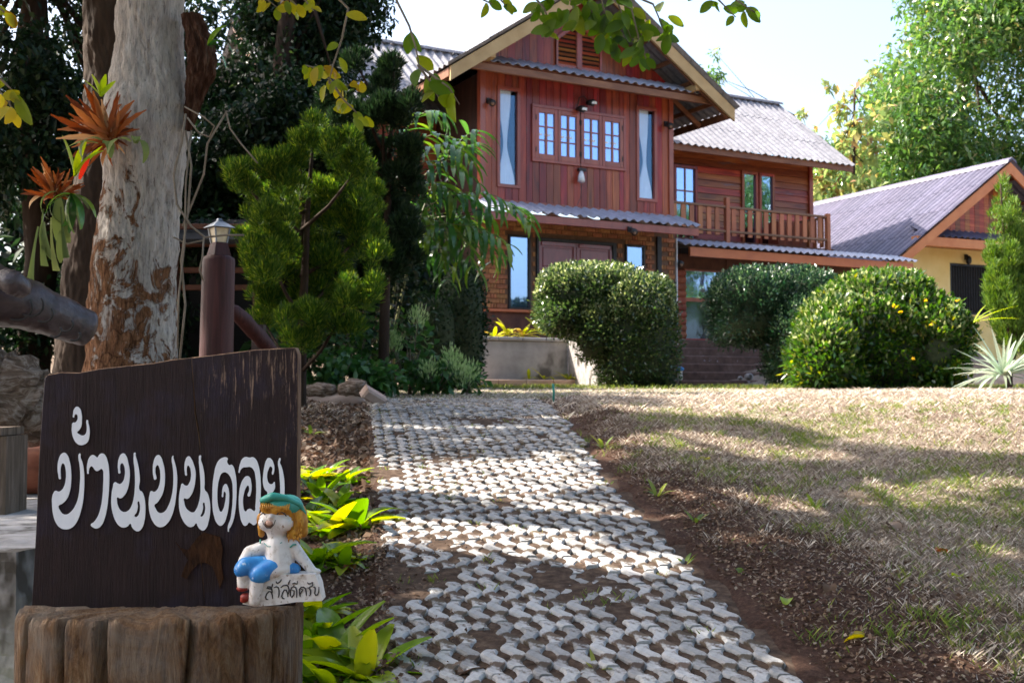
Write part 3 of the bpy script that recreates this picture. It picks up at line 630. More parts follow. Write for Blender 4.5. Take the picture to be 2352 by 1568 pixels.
# ------------------------------------------------------------------ foliage tools
def pruned(P,WIN):
    keep=np.ones(len(P),bool)
    for c,r in WIN:
        d=P-np.asarray(c); t=d@SUN; q=np.linalg.norm(d-t[:,None]*SUN,axis=1); keep&=~((t>.25)&(q<r))
    return keep
def leafgeo(P,D,L,W,droop=.0,roll=None):
    """one folded leaf (two triangles) per point"""
    P=np.asarray(P,float); D=unit(D); n=len(P); L=np.broadcast_to(L,n)[:,None]; W=np.broadcast_to(W,n)[:,None]
    up=unit(rng.normal(size=(n,3))*.7+np.array([0,0,1.0]) if roll is None else roll)
    S=unit(np.cross(D,up)); N=np.cross(S,D)
    mid=P+D*L*.5; tip=P+D*L; tip[:,2]-=(droop*L)[:,0]; mid[:,2]-=(droop*.3*L)[:,0]
    V=np.stack([P,mid+S*W/2+N*W*.12,tip,mid-S*W/2+N*W*.12],1).reshape(-1,3)
    F=np.arange(4*n).reshape(n,4); return V,F
def cloud(name,m,parent,P,D,L,W,droop=.2,**k):
    V,F=leafgeo(P,D,L,W,droop); q=np.concatenate([F[:,[0,1,2]],F[:,[0,2,3]]]); return link(name,npmesh(name,V,q,m),parent,**k)
def inball(n): 
    v=unit(rng.normal(size=(n,3))); return v*rng.random(n)[:,None]**(1/3)
def clumps(centers,rads,n,spread=1.0,shell=.55):
    """leaf points gathered in round clumps"""
    k=rng.integers(0,len(centers),n); c=np.asarray(centers)[k]; r=np.asarray(rads)[k]
    v=unit(rng.normal(size=(n,3))); q=(shell+(1-shell)*rng.random(n))*rng.choice([1,.75,1.1],n)
    r=r if r.ndim==2 else r[:,None]
    return c+v*r*q[:,None]*spread, v
WIN=[]                                                    # openings in the canopy that let the sun through
def win(px,py,r,Y=None,dz=0): 
    p=gp(px,py) if Y is None else at(px,py,Y); WIN.append((p+np.array([0,0,dz]),r))
for q in ((900,1110,.30),(1000,1120,.34),(1090,1130,.36),(1200,1090,.34),(1300,1110,.30),(1360,1060,.28),(880,1180,.30),(960,1200,.34),(1060,1230,.36),(1150,1210,.34),(1250,1240,.30),(1330,1180,.2),(1450,1210,.24),(1400,1290,.26),(1500,1310,.22),
          (1610,1390,.12),(1690,1480,.11),(1840,1520,.13),(900,1370,.06),(960,1430,.07),(1740,1240,.13),(1580,1010,.32),(1480,1010,.22),(1760,945,.6),(1700,1040,.18),(1800,1045,.2),(1900,1050,.2),(1620,1130,.16),(1720,1150,.16),(1840,1165,.15),(1960,1185,.14),(2080,1130,.2),(2200,1120,.2),(2320,1110,.2),(2150,1240,.12),(2300,1270,.14),(2060,1250,.12),(2280,1420,.10),(2260,1530,.14),(2120,1350,.08),(2200,1330,.08),
          (2000,930,1.2),(2200,950,1.3),(2330,990,1.0),(2340,930,1.5),(1800,905,1.5),(1500,900,1.0)): win(*q)
for q in ((700,1080,.32),(740,1090,.32),(790,1110,.3),(690,1130,.25),(740,1150,.25),(740,1230,.07),(760,1260,.06),(800,1190,.08)): win(*q)
for q in ((800,340,.38,10),(720,310,.3,10),(560,410,.36,10),(640,380,.36,10),(610,450,.25,10),(850,470,.22,10),(700,400,.36,10),(770,400,.3,10),(540,470,.15,10)): win(*q)
for q in ((1300,640,1.3,20),(1420,640,1.4,20),(1500,640,1.0,20),(1200,770,1.2,22),(1150,750,1.0,22),(1350,800,.8,20.5),(1900,640,1.6,20),(2100,650,1.8,19),(2250,700,1.5,18),(2300,800,1.5,17),(1450,900,.8)): win(*q)
for q in ((1120,440,.5,15.5),(1000,300,.6,15.5),(1180,490,.5,15.5),(1060,560,.4,15.5)): win(*q)
for q in ((1700,280,4,29),(1850,330,4,30),(1000,150,2.2,28),(2150,480,6,36)): win(*q)
win(120,385,.13,5.05); win(150,230,.07,4.9); win(245,205,.05,4.8); win(75,1405,.045,2.5); win(110,1560,.03,2.45); win(665,815,.05,2.52); win(210,620,.03,5.0); win(60,640,.07,4.4);win(155,700,.05,4.4)
LF={}
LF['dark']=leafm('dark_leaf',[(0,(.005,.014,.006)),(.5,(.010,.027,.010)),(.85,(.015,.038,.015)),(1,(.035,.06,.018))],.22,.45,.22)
LF['canopy']=leafm('canopy_leaf',[(0,(.03,.06,.012)),(.5,(.05,.10,.018)),(.9,(.10,.14,.02)),(1,(.22,.20,.03))],.45,.45)
LF['hedge']=leafm('hedge_leaf',[(0,(.020,.045,.014)),(.5,(.036,.075,.020)),(.85,(.07,.11,.035)),(1,(.13,.17,.07))],.35,.24,.8)
LF['hedge2']=leafm('blue_green_leaf',[(0,(.010,.034,.018)),(.5,(.020,.055,.026)),(1,(.045,.09,.038))],.3,.28,.6)
LF['bush']=leafm('bush_leaf',[(0,(.018,.055,.010)),(.5,(.035,.095,.015)),(.9,(.08,.15,.022)),(1,(.22,.22,.03))],.42,.26,.7)
LF['tip']=leafm('sun_painted_tip_leaf',[(0,(.13,.18,.06)),(.6,(.24,.29,.11)),(1,(.40,.44,.24))],.45,.25,.8)  # paler tip leaves put the sunlight on hedge tops into the colour
LF['tip2']=leafm('blue_green_sun_painted_tip',[(0,(.05,.11,.05)),(.6,(.10,.18,.08)),(1,(.18,.25,.12))],.45,.3,.7)
LF['pine']=leafm('juniper_spray',[(0,(.016,.046,.010)),(.45,(.045,.105,.018)),(.8,(.10,.165,.026)),(1,(.24,.30,.05))],.50,.55,.25)
LF['pined']=leafm('dark_juniper_spray',[(0,(.008,.020,.009)),(.6,(.014,.034,.013)),(1,(.025,.048,.017))],.2,.6,.2)
LF['piney']=leafm('bright_juniper_spray',[(0,(.05,.11,.015)),(.6,(.09,.17,.025)),(1,(.15,.22,.04))],.3,.5,.3)
LF['mango']=leafm('mango_leaf',[(0,(.035,.09,.025)),(.45,(.065,.15,.035)),(.88,(.12,.20,.05)),(.97,(.22,.24,.10)),(1,(.34,.29,.09))],.4,.22,.7)
LF['teak']=leafm('teak_leaf',[(0,(.11,.19,.07)),(.5,(.22,.28,.10)),(.75,(.36,.36,.13)),(.9,(.38,.28,.09)),(1,(.22,.15,.10))],.45,.5,.3)
LF['palm']=leafm('palm_leaflet',[(0,(.03,.10,.02)),(.6,(.055,.15,.035)),(1,(.13,.21,.03))],.40,.20,.7)
LF['yleaf']=leafm('yellowing_leaf',[(0,(.10,.16,.02)),(.45,(.22,.24,.02)),(.8,(.38,.32,.03)),(1,(.20,.12,.03))],.5,.45,.35)
LF['gleaf']=leafm('branch_leaf',[(0,(.04,.09,.012)),(.6,(.075,.14,.018)),(1,(.16,.20,.02))],.5,.4,.4)
LF['brom']=leafm('bromeliad_leaf',[(0,(.06,.15,.015)),(.45,(.12,.23,.02)),(.8,(.25,.33,.03)),(1,(.42,.40,.05))],.45,.26,.5)
LF['cover']=leafm('ground_cover_leaf',[(0,(.025,.08,.022)),(.6,(.045,.13,.035)),(1,(.09,.18,.04))],.35,.35,.5)
LF['pale']=leafm('pale_flower',[(0,(.22,.33,.13)),(.6,(.34,.45,.20)),(1,(.50,.58,.32))],.4,.6,.2)
LF['agave']=leafm('agave_blade',[(0,(.24,.33,.24)),(.6,(.36,.44,.34)),(1,(.52,.56,.44))],.2,.45,.4)
LF['fern']=leafm('dry_fern',[(0,(.11,.035,.014)),(.4,(.28,.095,.034)),(.8,(.42,.19,.075)),(1,(.62,.42,.22))],.3,.7,.15)
LF['ferng']=leafm('green_fern',[(0,(.09,.13,.045)),(.6,(.15,.20,.07)),(1,(.24,.27,.10))],.35,.6,.2)
LF['lime']=leafm('lime_leaf',[(0,(.20,.34,.02)),(1,(.38,.48,.04))],.5,.4,.4)
LF['yflower']=leafm('yellow_flower',[(0,(.70,.46,.02)),(1,(.85,.62,.05))],.4,.6,.2)
LF['redl']=leafm('red_bract',[(0,(.55,.06,.02)),(1,(.70,.12,.03))],.4,.5,.3)
LF['planter']=leafm('planter_leaf',[(0,(.16,.22,.03)),(.5,(.32,.34,.04)),(.85,(.48,.45,.10)),(1,(.30,.17,.06))],.45,.5,.3)
MT['bark']=M('brown_bark',[(.25,(.016,.010,.007)),(.55,(.042,.026,.018)),(.8,(.09,.062,.045))],(9,9,2.2),.9,.9,.02,.2,dist=.5)
MT['stem']=M('green_cane',[(.3,(.06,.08,.02)),(.7,(.16,.16,.05))],(6,6,2),.5,.2)
MT['twig']=M('grey_twig',[(.3,(.14,.11,.08)),(.7,(.28,.23,.18))],(12,12,12),.85,.3,.004,.2)
def trunk(name,pts,rad,parent,m,n=12): 
    P=np.array(pts,float); k=len(P); T=np.linspace(0,k-1,k*4); Q=np.stack([np.interp(T,range(k),P[:,i]) for i in range(3)],1); r=np.interp(T,range(k),rad)
    Q+=rng.normal(size=Q.shape)*np.array([.012,.012,0])*r[:,None]*3
    return MB().tube(Q,r,n).build(name,m,parent,True)
def superq(c,r,n,p=4.0,lo=-.95):
    v=unit(rng.normal(size=(n*2,3))); v=v[v[:,2]>lo][:n]; s=(np.abs(v)**p).sum(1)**(-1/p); return v*s[:,None]*np.asarray(r)+np.asarray(c),v
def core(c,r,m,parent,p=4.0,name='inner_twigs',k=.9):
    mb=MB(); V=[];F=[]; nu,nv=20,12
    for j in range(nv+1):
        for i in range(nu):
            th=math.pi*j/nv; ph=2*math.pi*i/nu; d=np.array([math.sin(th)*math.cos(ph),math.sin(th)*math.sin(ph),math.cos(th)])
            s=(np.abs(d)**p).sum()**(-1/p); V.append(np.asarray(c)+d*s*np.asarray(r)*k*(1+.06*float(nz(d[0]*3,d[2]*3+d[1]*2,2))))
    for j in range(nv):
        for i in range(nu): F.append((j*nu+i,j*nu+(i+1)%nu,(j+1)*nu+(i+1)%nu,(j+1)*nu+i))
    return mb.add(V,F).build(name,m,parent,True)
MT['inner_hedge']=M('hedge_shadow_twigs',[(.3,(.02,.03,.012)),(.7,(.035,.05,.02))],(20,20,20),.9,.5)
def hedge(name,label,vols,n,L,W,mat,shoots=0,cat='hedge',up=.5,group=None,rel=.09,tip=None):
    base=np.array(vols[0][0]); t=thing(name,label,cat,(base[0],base[1],base[2]-vols[0][1][2]),group=group); o=np.array(t.location)
    tot=sum(v[1][0]*v[1][2]+v[1][1]*v[1][2]+v[1][0]*v[1][1] for v in vols); PP=[];DD=[];LL=[];TT=[]
    for c,r,p in vols:
        k=int(n*(r[0]*r[2]+r[1]*r[2]+r[0]*r[1])/tot); P,v=superq(c,r,k,p); d=nz(P[:,0]*1.5+P[:,1],P[:,2]*2.2,2.0,3)
        d2=nz(P[:,0]*4+P[:,1]*3,P[:,2]*5,1.0,7); P=P+v*(d[:,None]*rel+d2[:,None]*rel*.6+rng.normal(size=(len(P),1))*.05)-v*rng.random((len(P),1))*.16; PP.append(P); DD.append(v*.8+rng.normal(size=P.shape)*.6+np.array([0,0,up])); LL.append(np.ones(len(P)))
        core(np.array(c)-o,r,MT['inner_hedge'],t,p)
        if shoots:
            S,v=superq(c,r,int(shoots*.6),p,.25); S=S[rng.random(len(S))<.9]
            for kk in range(5):
                PP.append(S+np.array([0,0,.05*kk])+rng.normal(size=S.shape)*.015); DD.append(np.stack([rng.normal(size=len(S))*.5,rng.normal(size=len(S))*.5,np.ones(len(S))],1)); LL.append(np.ones(len(S))*1.15); TT+=[S+np.array([0,0,.05*kk+.01])+rng.normal(size=S.shape)*.02]
    P=np.concatenate(PP)-o; D=np.concatenate(DD); ll=np.concatenate(LL)
    cloud('foliage',mat,t,P,D,L*ll*rng.uniform(.7,1.2,len(P)),W*ll*rng.uniform(.8,1.2,len(P)),.1)
    if TT and tip: T=np.concatenate(TT)-o; cloud('sun_painted_shoots',tip,t,T,rng.normal(size=T.shape)*.7+np.array([-.2,0,1]),L*rng.uniform(.5,1.0,len(T)),W*rng.uniform(.6,1.0,len(T)),.0)  # pale shoots carry the painted sunlight of the hedge top
    return t
def wp(px,py,Y): return at(px,py,Y)
def hv(px0,px1,py0,py1,Y,dep,p=5): # volume from its outline at depth Y
    a=at(px0,py1,Y); b=at(px1,py0,Y); return ((a+b)/2+np.array([0,dep,0]),((b[0]-a[0])/2,dep,(b[2]-a[2])/2),p)
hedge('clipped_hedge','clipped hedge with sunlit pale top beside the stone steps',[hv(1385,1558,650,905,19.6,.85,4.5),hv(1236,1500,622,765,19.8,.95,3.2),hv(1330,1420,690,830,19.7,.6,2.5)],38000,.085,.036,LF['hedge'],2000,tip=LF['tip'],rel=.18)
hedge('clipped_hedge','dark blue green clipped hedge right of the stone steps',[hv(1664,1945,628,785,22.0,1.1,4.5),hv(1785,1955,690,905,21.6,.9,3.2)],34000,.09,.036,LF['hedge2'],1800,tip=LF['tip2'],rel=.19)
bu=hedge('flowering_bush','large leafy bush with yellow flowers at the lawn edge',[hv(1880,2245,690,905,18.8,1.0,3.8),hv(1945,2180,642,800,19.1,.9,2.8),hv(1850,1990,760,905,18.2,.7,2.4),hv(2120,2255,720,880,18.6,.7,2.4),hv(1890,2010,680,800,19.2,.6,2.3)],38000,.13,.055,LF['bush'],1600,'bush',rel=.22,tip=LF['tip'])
for px,py in ((2068,715),(2140,745),(2098,822),(2052,700),(2200,690),(2125,690)):
    pass; p=at(px,py,17.55+random.uniform(-.05,.1))-np.array(bu.location)
    D=unit(rng.normal(size=(6,3))); V,F=leafgeo(np.repeat(p[None],6,0),D,.04,.03); link('flower',npmesh('flower',V,F,LF['yflower']),bu)
hedge('clipped_hedge','dark rounded shrub under the drooping palm',[hv(985,1112,600,885,17.5,.7,3.5),hv(930,1050,660,890,17.2,.6,3)],14000,.07,.035,LF['dark'],120)
# ------------------------------------------------------------------ conifers
def conifer(name,label,lobes,Y,base,mat,n,L,W,upw=.8,depth=.35,trunkx=None,rad=.05,cat='tree',lk=1.0,fluff=0):
    b=at(*base,Y); b=np.array([b[0],b[1],float(G(b[0],b[1]))]); t=thing(name,label,cat,b); C=[];Rr=[]
    for x,y,r in lobes:
        c=at(x,y,Y+random.uniform(-depth,depth)); C.append(c); Rr.append(r*lk/FPX*Y)
    if fluff:
        C2=[];R2=[]
        for c,r in zip(C,Rr):
            for _ in range(fluff): v0=unit(rng.normal(size=3)+np.array([0,0,.15])); C2.append(np.asarray(c)+v0*r*.72); R2.append(r*random.uniform(.30,.55))
        C0,R0=C,Rr; C=C2;Rr=R2
    else: C0,R0=C,Rr
    C=np.array(C);Rr=np.array(Rr); w_=Rr**2/np.sum(Rr**2); k=rng.choice(len(C),n,p=w_); v=unit(rng.normal(size=(n,3))+np.array([0,0,.25]))
    P=C[k]+v*(Rr[k]*rng.uniform(.55,1.02,n))[:,None]; D=v*1.0+np.array([0,0,upw])+rng.normal(size=v.shape)*.25
    kp=pruned(P,WIN) if False else slice(None)
    cloud('crown',mat,t,P[kp]-b,D[kp],L*rng.uniform(.6,1.3,n),W*rng.uniform(.7,1.3,n),.0)
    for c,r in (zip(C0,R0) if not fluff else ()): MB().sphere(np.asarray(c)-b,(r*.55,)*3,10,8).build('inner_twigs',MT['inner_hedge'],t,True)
    top=at(lobes[0][0],lobes[0][1],Y)-b
    trunk('trunk',[(0,0,-.1),(.02,0,top[2]*.35),(top[0]*.5,0,top[2]*.7),top],[rad,rad*.8,rad*.5,rad*.2],t,MT['bark'])
    for i in range(3,len(C0),2):
        q=np.asarray(C0[i])-b; s=np.array([0,0,max(.3,q[2]-.5)]); MB().tube([s,(s+q)/2+np.array([0,0,-.05]),q],[rad*.4,rad*.3,rad*.15],6).build('branch',MT['bark'],t,True)
    return t
conifer('juniper_tree','bright green juniper with puffy sprays beside the lamp post',
 [(722,285,30),(725,330,42),(560,405,42),(535,395,28),(625,370,48),(600,440,52),(655,420,55),(690,350,50),(790,350,52),(820,390,50),(770,410,66),(700,440,60),(845,460,48),(860,520,44),(800,500,70),(720,520,78),(640,500,58),(585,480,36),(560,560,40),(620,590,66),(700,610,80),(790,600,74),(855,590,44),(830,660,50),(740,690,80),(650,680,70),(590,650,50),(600,730,44),(690,750,56),(790,720,52)],
 10,(690,840),LF['pine'],105000,.060,.0080,1.1,.45,rad=.05,lk=.92,fluff=8)
conifer('dark_conifer','tall dark conifer behind the juniper and the palm',
 [(905,165,34),(890,210,46),(925,250,44),(880,290,60),(930,340,50),(870,380,66),(925,430,50),(880,480,70),(930,520,44),(860,560,60),(910,600,56),(840,250,40),(830,330,46),(820,150,30),(850,640,60),(780,300,50),(760,230,40)],
 13.2,(880,840),LF['pined'],45000,.10,.018,.9,.35,rad=.07,fluff=6)
sp=[]
for (x0,y0,x1,y1,r) in ((2298,420,2312,760,34),(2275,560,2300,640,20),(2330,470,2345,700,30),(2285,600,2320,740,34),(2350,540,2360,760,34),(2270,640,2290,690,20),(2335,640,2340,760,40),(2330,690,2340,790,36)):
    for k in range(13): u=k/12; sp.append((x0+(x1-x0)*u,y0+(y1-y0)*u,1.15*r*(.25+.75*math.sin(min(1,.12+u*.9)*math.pi*.62))))
conifer('garden_cypress','upright bright green cypress at the right edge of the lawn',sp,18.6,(2318,850),LF['piney'],45000,.10,.016,1.5,.2,rad=.05,fluff=5)
# ------------------------------------------------------------------ broadleaf trees
def tree(name,label,base,trunkpts,rads,cl,n,L,W,mat,droop=.25,prune=True,shell=.4,group=None,limbs=True,down=-.2):
    b=np.array([base[0],base[1],float(G(base[0],base[1]))]); t=thing(name,label,'tree',b,group=group)
    C=np.array([c[0] for c in cl],float); Rr=np.array([np.ones(3)*c[1] if np.isscalar(c[1]) else c[1] for c in cl],float)
    vol=Rr.prod(1)**(2/3); k=rng.choice(len(C),n,p=vol/vol.sum()); v=unit(rng.normal(size=(n,3))); P=C[k]+v*Rr[k]*rng.uniform(shell,1.05,n)[:,None]
    P+=rng.normal(size=P.shape)*.06
    if prune: P=P[pruned(P,WIN)]
    D=rng.normal(size=P.shape)+np.array([0,0,down]); m=len(P)
    cloud('crown',mat,t,P-b,D,L*rng.uniform(.7,1.25,m),W*rng.uniform(.7,1.25,m),droop)
    trunk('trunk',np.array(trunkpts)-b,rads,t,MT['bark'])
    if limbs:
        top=np.array(trunkpts[-1])-b; low=np.array(trunkpts[-2])-b
        for i in range(0,len(C),max(1,len(C)//9)):
            q=C[i]-b; s=low+(top-low)*random.random(); MB().tube([s,(s+q)/2+np.array([0,0,.2]),q],[rads[-1]*.7,rads[-1]*.45,rads[-1]*.15],6).build('limb',MT['bark'],t,True)
    return t
def pxclumps(boxes,num,Ylo,Yhi,rlo,rhi,test=None):
    out=[]
    while len(out)<num:
        x0,x1,y0,y1=random.choice(boxes); x=random.uniform(x0,x1); y=random.uniform(y0,y1)
        if test and not test(x,y): continue
        out.append((at(x,y,random.uniform(Ylo,Yhi)),random.uniform(rlo,rhi)))
    return out
edge=lambda x,y: x<(925 if y<60 else 905-.20*(y-60))
bp=at(640,860,14.5)
tree('evergreen_tree','big dark evergreen with small glossy leaves left of the house',(bp[0],bp[1]),[(bp[0],bp[1],1.3),(bp[0]+.1,bp[1],3),(bp[0],bp[1],5.5),(bp[0]+.2,bp[1],8)],[.2,.17,.14,.06],
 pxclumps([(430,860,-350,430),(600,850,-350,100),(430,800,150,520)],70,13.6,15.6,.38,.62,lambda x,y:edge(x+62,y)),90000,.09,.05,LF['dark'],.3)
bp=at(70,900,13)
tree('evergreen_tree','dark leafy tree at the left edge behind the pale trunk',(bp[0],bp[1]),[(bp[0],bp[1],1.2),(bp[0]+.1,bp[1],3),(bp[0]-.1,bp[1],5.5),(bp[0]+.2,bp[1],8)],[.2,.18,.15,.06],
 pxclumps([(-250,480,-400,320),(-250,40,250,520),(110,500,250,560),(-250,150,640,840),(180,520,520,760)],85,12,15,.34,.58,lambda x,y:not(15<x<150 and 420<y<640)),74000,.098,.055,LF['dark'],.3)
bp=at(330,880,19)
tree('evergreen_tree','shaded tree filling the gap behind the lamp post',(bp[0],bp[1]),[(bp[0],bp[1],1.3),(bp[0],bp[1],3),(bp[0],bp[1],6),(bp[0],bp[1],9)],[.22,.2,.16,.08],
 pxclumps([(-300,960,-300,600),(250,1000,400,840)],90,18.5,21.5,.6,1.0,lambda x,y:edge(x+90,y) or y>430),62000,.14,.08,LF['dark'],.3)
wall_pts=[hw(0,random.uniform(.1,2.8),random.uniform(3.0,7.4)) for _ in range(40)]  # crown added along the sun direction to shade this wall
sc4=[(q+SUN*random.uniform(5.2,7.5),random.uniform(.45,.7)) for q in wall_pts]; bx=np.mean([c[0] for c in sc4],0)
tree('evergreen_tree','dark tree added to shade the left side wall of the house',(bx[0],bx[1]),[(bx[0],bx[1],1.5),(bx[0],bx[1],4),(bx[0],bx[1],7),(bx[0],bx[1],10)],[.2,.18,.14,.06],sc4,22000,.16,.09,LF['dark'],.3,False)
# tall unseen crown above the path; only its shade and hanging twigs reach the picture
cl=[]
BLK=[gp(x,y) for y in (930,950,975,1005,1035) for x in range(850,1330,60)]+[gp(x,y) for y in (975,1000) for x in range(1380,2100,70)]+[gp(x,y) for y in (1075,1100) for x in range(1500,2360,80)]+[at(x,y,10) for x,y in ((700,600),(620,600),(780,620),(850,560),(700,700),(620,700),(790,520),(740,560))]+[gp(x+random.uniform(-30,30),y) for y in (1330,1385,1440,1500,1560) for x in range(860,2360,95)]+[gp(x,y) for y in (1210,1270) for x in range(1560,2360,110)]+[at(500,540,6.5),at(500,520,6.5),at(470,700,6.5),at(60,900,4.4),at(30,1150,4.2),at(200,1000,2.5),at(450,1200,2.5),at(600,1000,2.5),at(650,1250,2.4),at(300,1450,2.5),at(550,1450,2.5),at(100,1100,3.4),at(40,1300,3.3),at(1050,300,25.5),at(1060,420,25.5),at(1000,450,26),at(1050,550,25.5)]  # spots where leaf clumps are added out of view to block the sun
for q in BLK:
    for h in ((4.6,6.2) if abs(q[2]-float(G(q[0],q[1])))<.02 and q[1]<13 else (3.2,4.4,5.6,7.0,9.0)):
        p=q+SUN*(h/SUN[2]); d=p-EYE; dep=d@_F; r=.26 if dep<12 else .9
        if dep<.5 or CY-FPX*(d@_U)/dep<-60-FPX*(r+.15)/dep or abs(FPX*(d@_X)/dep)>1400+FPX*r/dep: cl.append((p,r))
for _ in range(70): cl.append((np.array([random.uniform(-1,6.5),random.uniform(-5,6.8),random.uniform(6.6,9)]),random.uniform(.6,.95)))  # unseen overhead clumps added to cut sky light on the foreground
NB=len(cl)
while len(cl)<NB+230:
    y=random.uniform(1.8,13.8); x=random.uniform(-4.5,2.3 if y>7.2 else 4.6); z0=float(gz(y)); r=random.uniform(.26,.55); h=random.uniform(4.2,6.2)
    for _ in range(12):
        p=np.array([x,y,z0])+SUN*(h/SUN[2]); d=p-EYE; dep=d@_F
        if dep<.5 or CY-FPX*(d@_U)/dep<-60-FPX*(r+.15)/dep or abs(FPX*(d@_X)/dep)>1400+FPX*r/dep: cl.append((p,r)); break
        h+=.5
# ------------------------------------------------------------------ pale trunk in the foreground and its companion
def bigtrunk(parent,name,prof,Y,m,n=56,rough=.03,seed=1,rows=150,fine=0):
    """prof: (y pixel, left x, right x) outline; round body built at depth Y"""
    prof=sorted(prof); ys=np.array([p[0] for p in prof],float); yy=np.linspace(ys[0],ys[-1],rows)
    xl_=np.interp(yy,ys,[p[1] for p in prof]); xr_=np.interp(yy,ys,[p[2] for p in prof]); V=[];F=[]
    for j,y in enumerate(yy):
        c=at((xl_[j]+xr_[j])/2,y,Y); r=(xr_[j]-xl_[j])/2/FPX*Y
        for i in range(n):
            q=2*math.pi*i/n; k=1+rough*1.3*float(nz(q*2.2+math.sin(q)*2,y*.012,1.6,seed))+rough*.8*float(nz(math.cos(q)*6,y*.03+q,2.3,seed+1))
            if fine: k+=fine*(abs(float(nz(q*9+.3*math.sin(y*.02),y*.016,1.7,seed+3)))-.35)+fine*.5*float(nz(q*21,y*.07,1.3,seed+5))
            V.append((c[0]+r*k*math.cos(q),c[1]+r*k*math.sin(q),c[2]))
    m_=len(yy)
    for j in range(m_-1):
        for i in range(n): F.append((j*n+i,(j+1)*n+i,(j+1)*n+(i+1)%n,j*n+(i+1)%n))
    b=np.array(parent.location); return MB(-b).add(V,F).build(name,m,parent,True)
def palebark():
    m,t,p=nodes('pale_flaking_bark'); n=noise(t,coords(t,(30,30,5)),1,10,.78,.7); n2=noise(t,coords(t,(8,8,5.5)),1,9,.74,.9); n3=noise(t,coords(t,(85,85,16)),1,8,.8,.4)
    vo=t.nodes.new('ShaderNodeTexVoronoi'); vo.feature='DISTANCE_TO_EDGE'; vo.inputs['Scale'].default_value=1; mp=coords(t,(26,26,11)); ad=t.nodes.new('ShaderNodeVectorMath'); ad.operation='ADD'
    nn=t.nodes.new('ShaderNodeTexNoise'); nn.inputs['Scale'].default_value=9; t.links.new(mp,ad.inputs[0]); t.links.new(nn.outputs['Color'],ad.inputs[1]); t.links.new(ad.outputs[0],vo.inputs['Vector'])
    r=ramp(t,[(.30,(.20,.155,.13)),(.42,(.50,.44,.40)),(.55,(.74,.67,.61)),(.8,(.87,.83,.79))]); t.links.new(n,r.inputs[0])
    r2=ramp(t,[(.28,(.05,.022,.012)),(.46,(.22,.095,.042)),(.62,(.40,.20,.10)),(.8,(.58,.38,.24))]); t.links.new(n3,r2.inputs[0])
    g=t.nodes.new('ShaderNodeTexCoord'); s=t.nodes.new('ShaderNodeSeparateXYZ'); t.links.new(g.outputs['Object'],s.inputs[0])
    mr=t.nodes.new('ShaderNodeMapRange'); mr.inputs[1].default_value=.6; mr.inputs[2].default_value=2.0; mr.inputs[3].default_value=.11; mr.inputs[4].default_value=-.17; t.links.new(s.outputs[2],mr.inputs[0])
    mx=t.nodes.new('ShaderNodeMapRange'); mx.inputs[1].default_value=-.25; mx.inputs[2].default_value=.25; mx.inputs[3].default_value=.08; mx.inputs[4].default_value=-.09; t.links.new(s.outputs[0],mx.inputs[0])
    f=mth(t,'ADD',mth(t,'ADD',n2,mr.outputs[0]),mx.outputs[0]); rr=ramp(t,[(.495,(0,0,0)),(.535,(1,1,1))]); t.links.new(f,rr.inputs[0])
    c=mixc(t,rr.outputs[0],r.outputs[0],r2.outputs[0]); r4=ramp(t,[(.38,(.18,.12,.09)),(.47,(1,1,1))]); t.links.new(n3,r4.inputs[0]); c=mixc(t,.6,c,r4.outputs[0],'MULTIPLY')
    r6=ramp(t,[(.0,(.25,.18,.14)),(.07,(1,1,1))]); t.links.new(vo.outputs['Distance'],r6.inputs[0]); c=mixc(t,mth(t,'MULTIPLY',rr.outputs[0],.75),c,mixc(t,1.0,c,r6.outputs[0],'MULTIPLY'))
    t.links.new(c,p.inputs['Base Color']); p.inputs['Roughness'].default_value=.9; p.inputs['Specular IOR Level'].default_value=.2
    bumpy(t,p,mth(t,'ADD',mth(t,'ADD',mth(t,'MULTIPLY',n3,.8),n),mth(t,'MULTIPLY',rr.outputs[0],.35)),1.0,.03); return m
b0=at(305,880,5.2); pt=thing('pale_bark_tree','thick pale flaking trunk carrying ferns behind the sign','tree',(b0[0],b0[1],.95))
bigtrunk(pt,'trunk',[(-760,320,420),(-300,285,418),(0,270,420),(100,266,418),(170,256,424),(215,252,432),(245,240,436),(300,236,434),(340,238,424),(420,240,416),(520,226,408),(600,214,402),(700,204,400),(800,200,402),(900,190,410),(960,180,418)],5.2,palebark(),170,.035,4,420,.022)
crown_c=np.array([c[0] for c in cl]); crown_r=np.array([c[1] for c in cl]); n=150000
k=rng.choice(len(cl),n,p=crown_r**2/np.sum(crown_r**2)); P=crown_c[k]+unit(rng.normal(size=(n,3)))*(crown_r[k]*rng.uniform(.2,1.05,n))[:,None]
P=P[pruned(P,WIN)]; cloud('crown',LF['canopy'],pt,P-np.array(pt.location),rng.normal(size=P.shape)+np.array([0,0,-.3]),rng.uniform(.10,.17,len(P)),rng.uniform(.06,.10,len(P)),.3)
top=at(370,-760,5.2)
for i in range(0,len(cl),60):
    q=crown_c[i]; MB(-np.array(pt.location)).tube([top-np.array([0,0,.4]),(top*.6+q*.4)+np.array([0,0,.5]),q],[.07,.03,.008],7).build('limb',MT['twig'],pt,True)
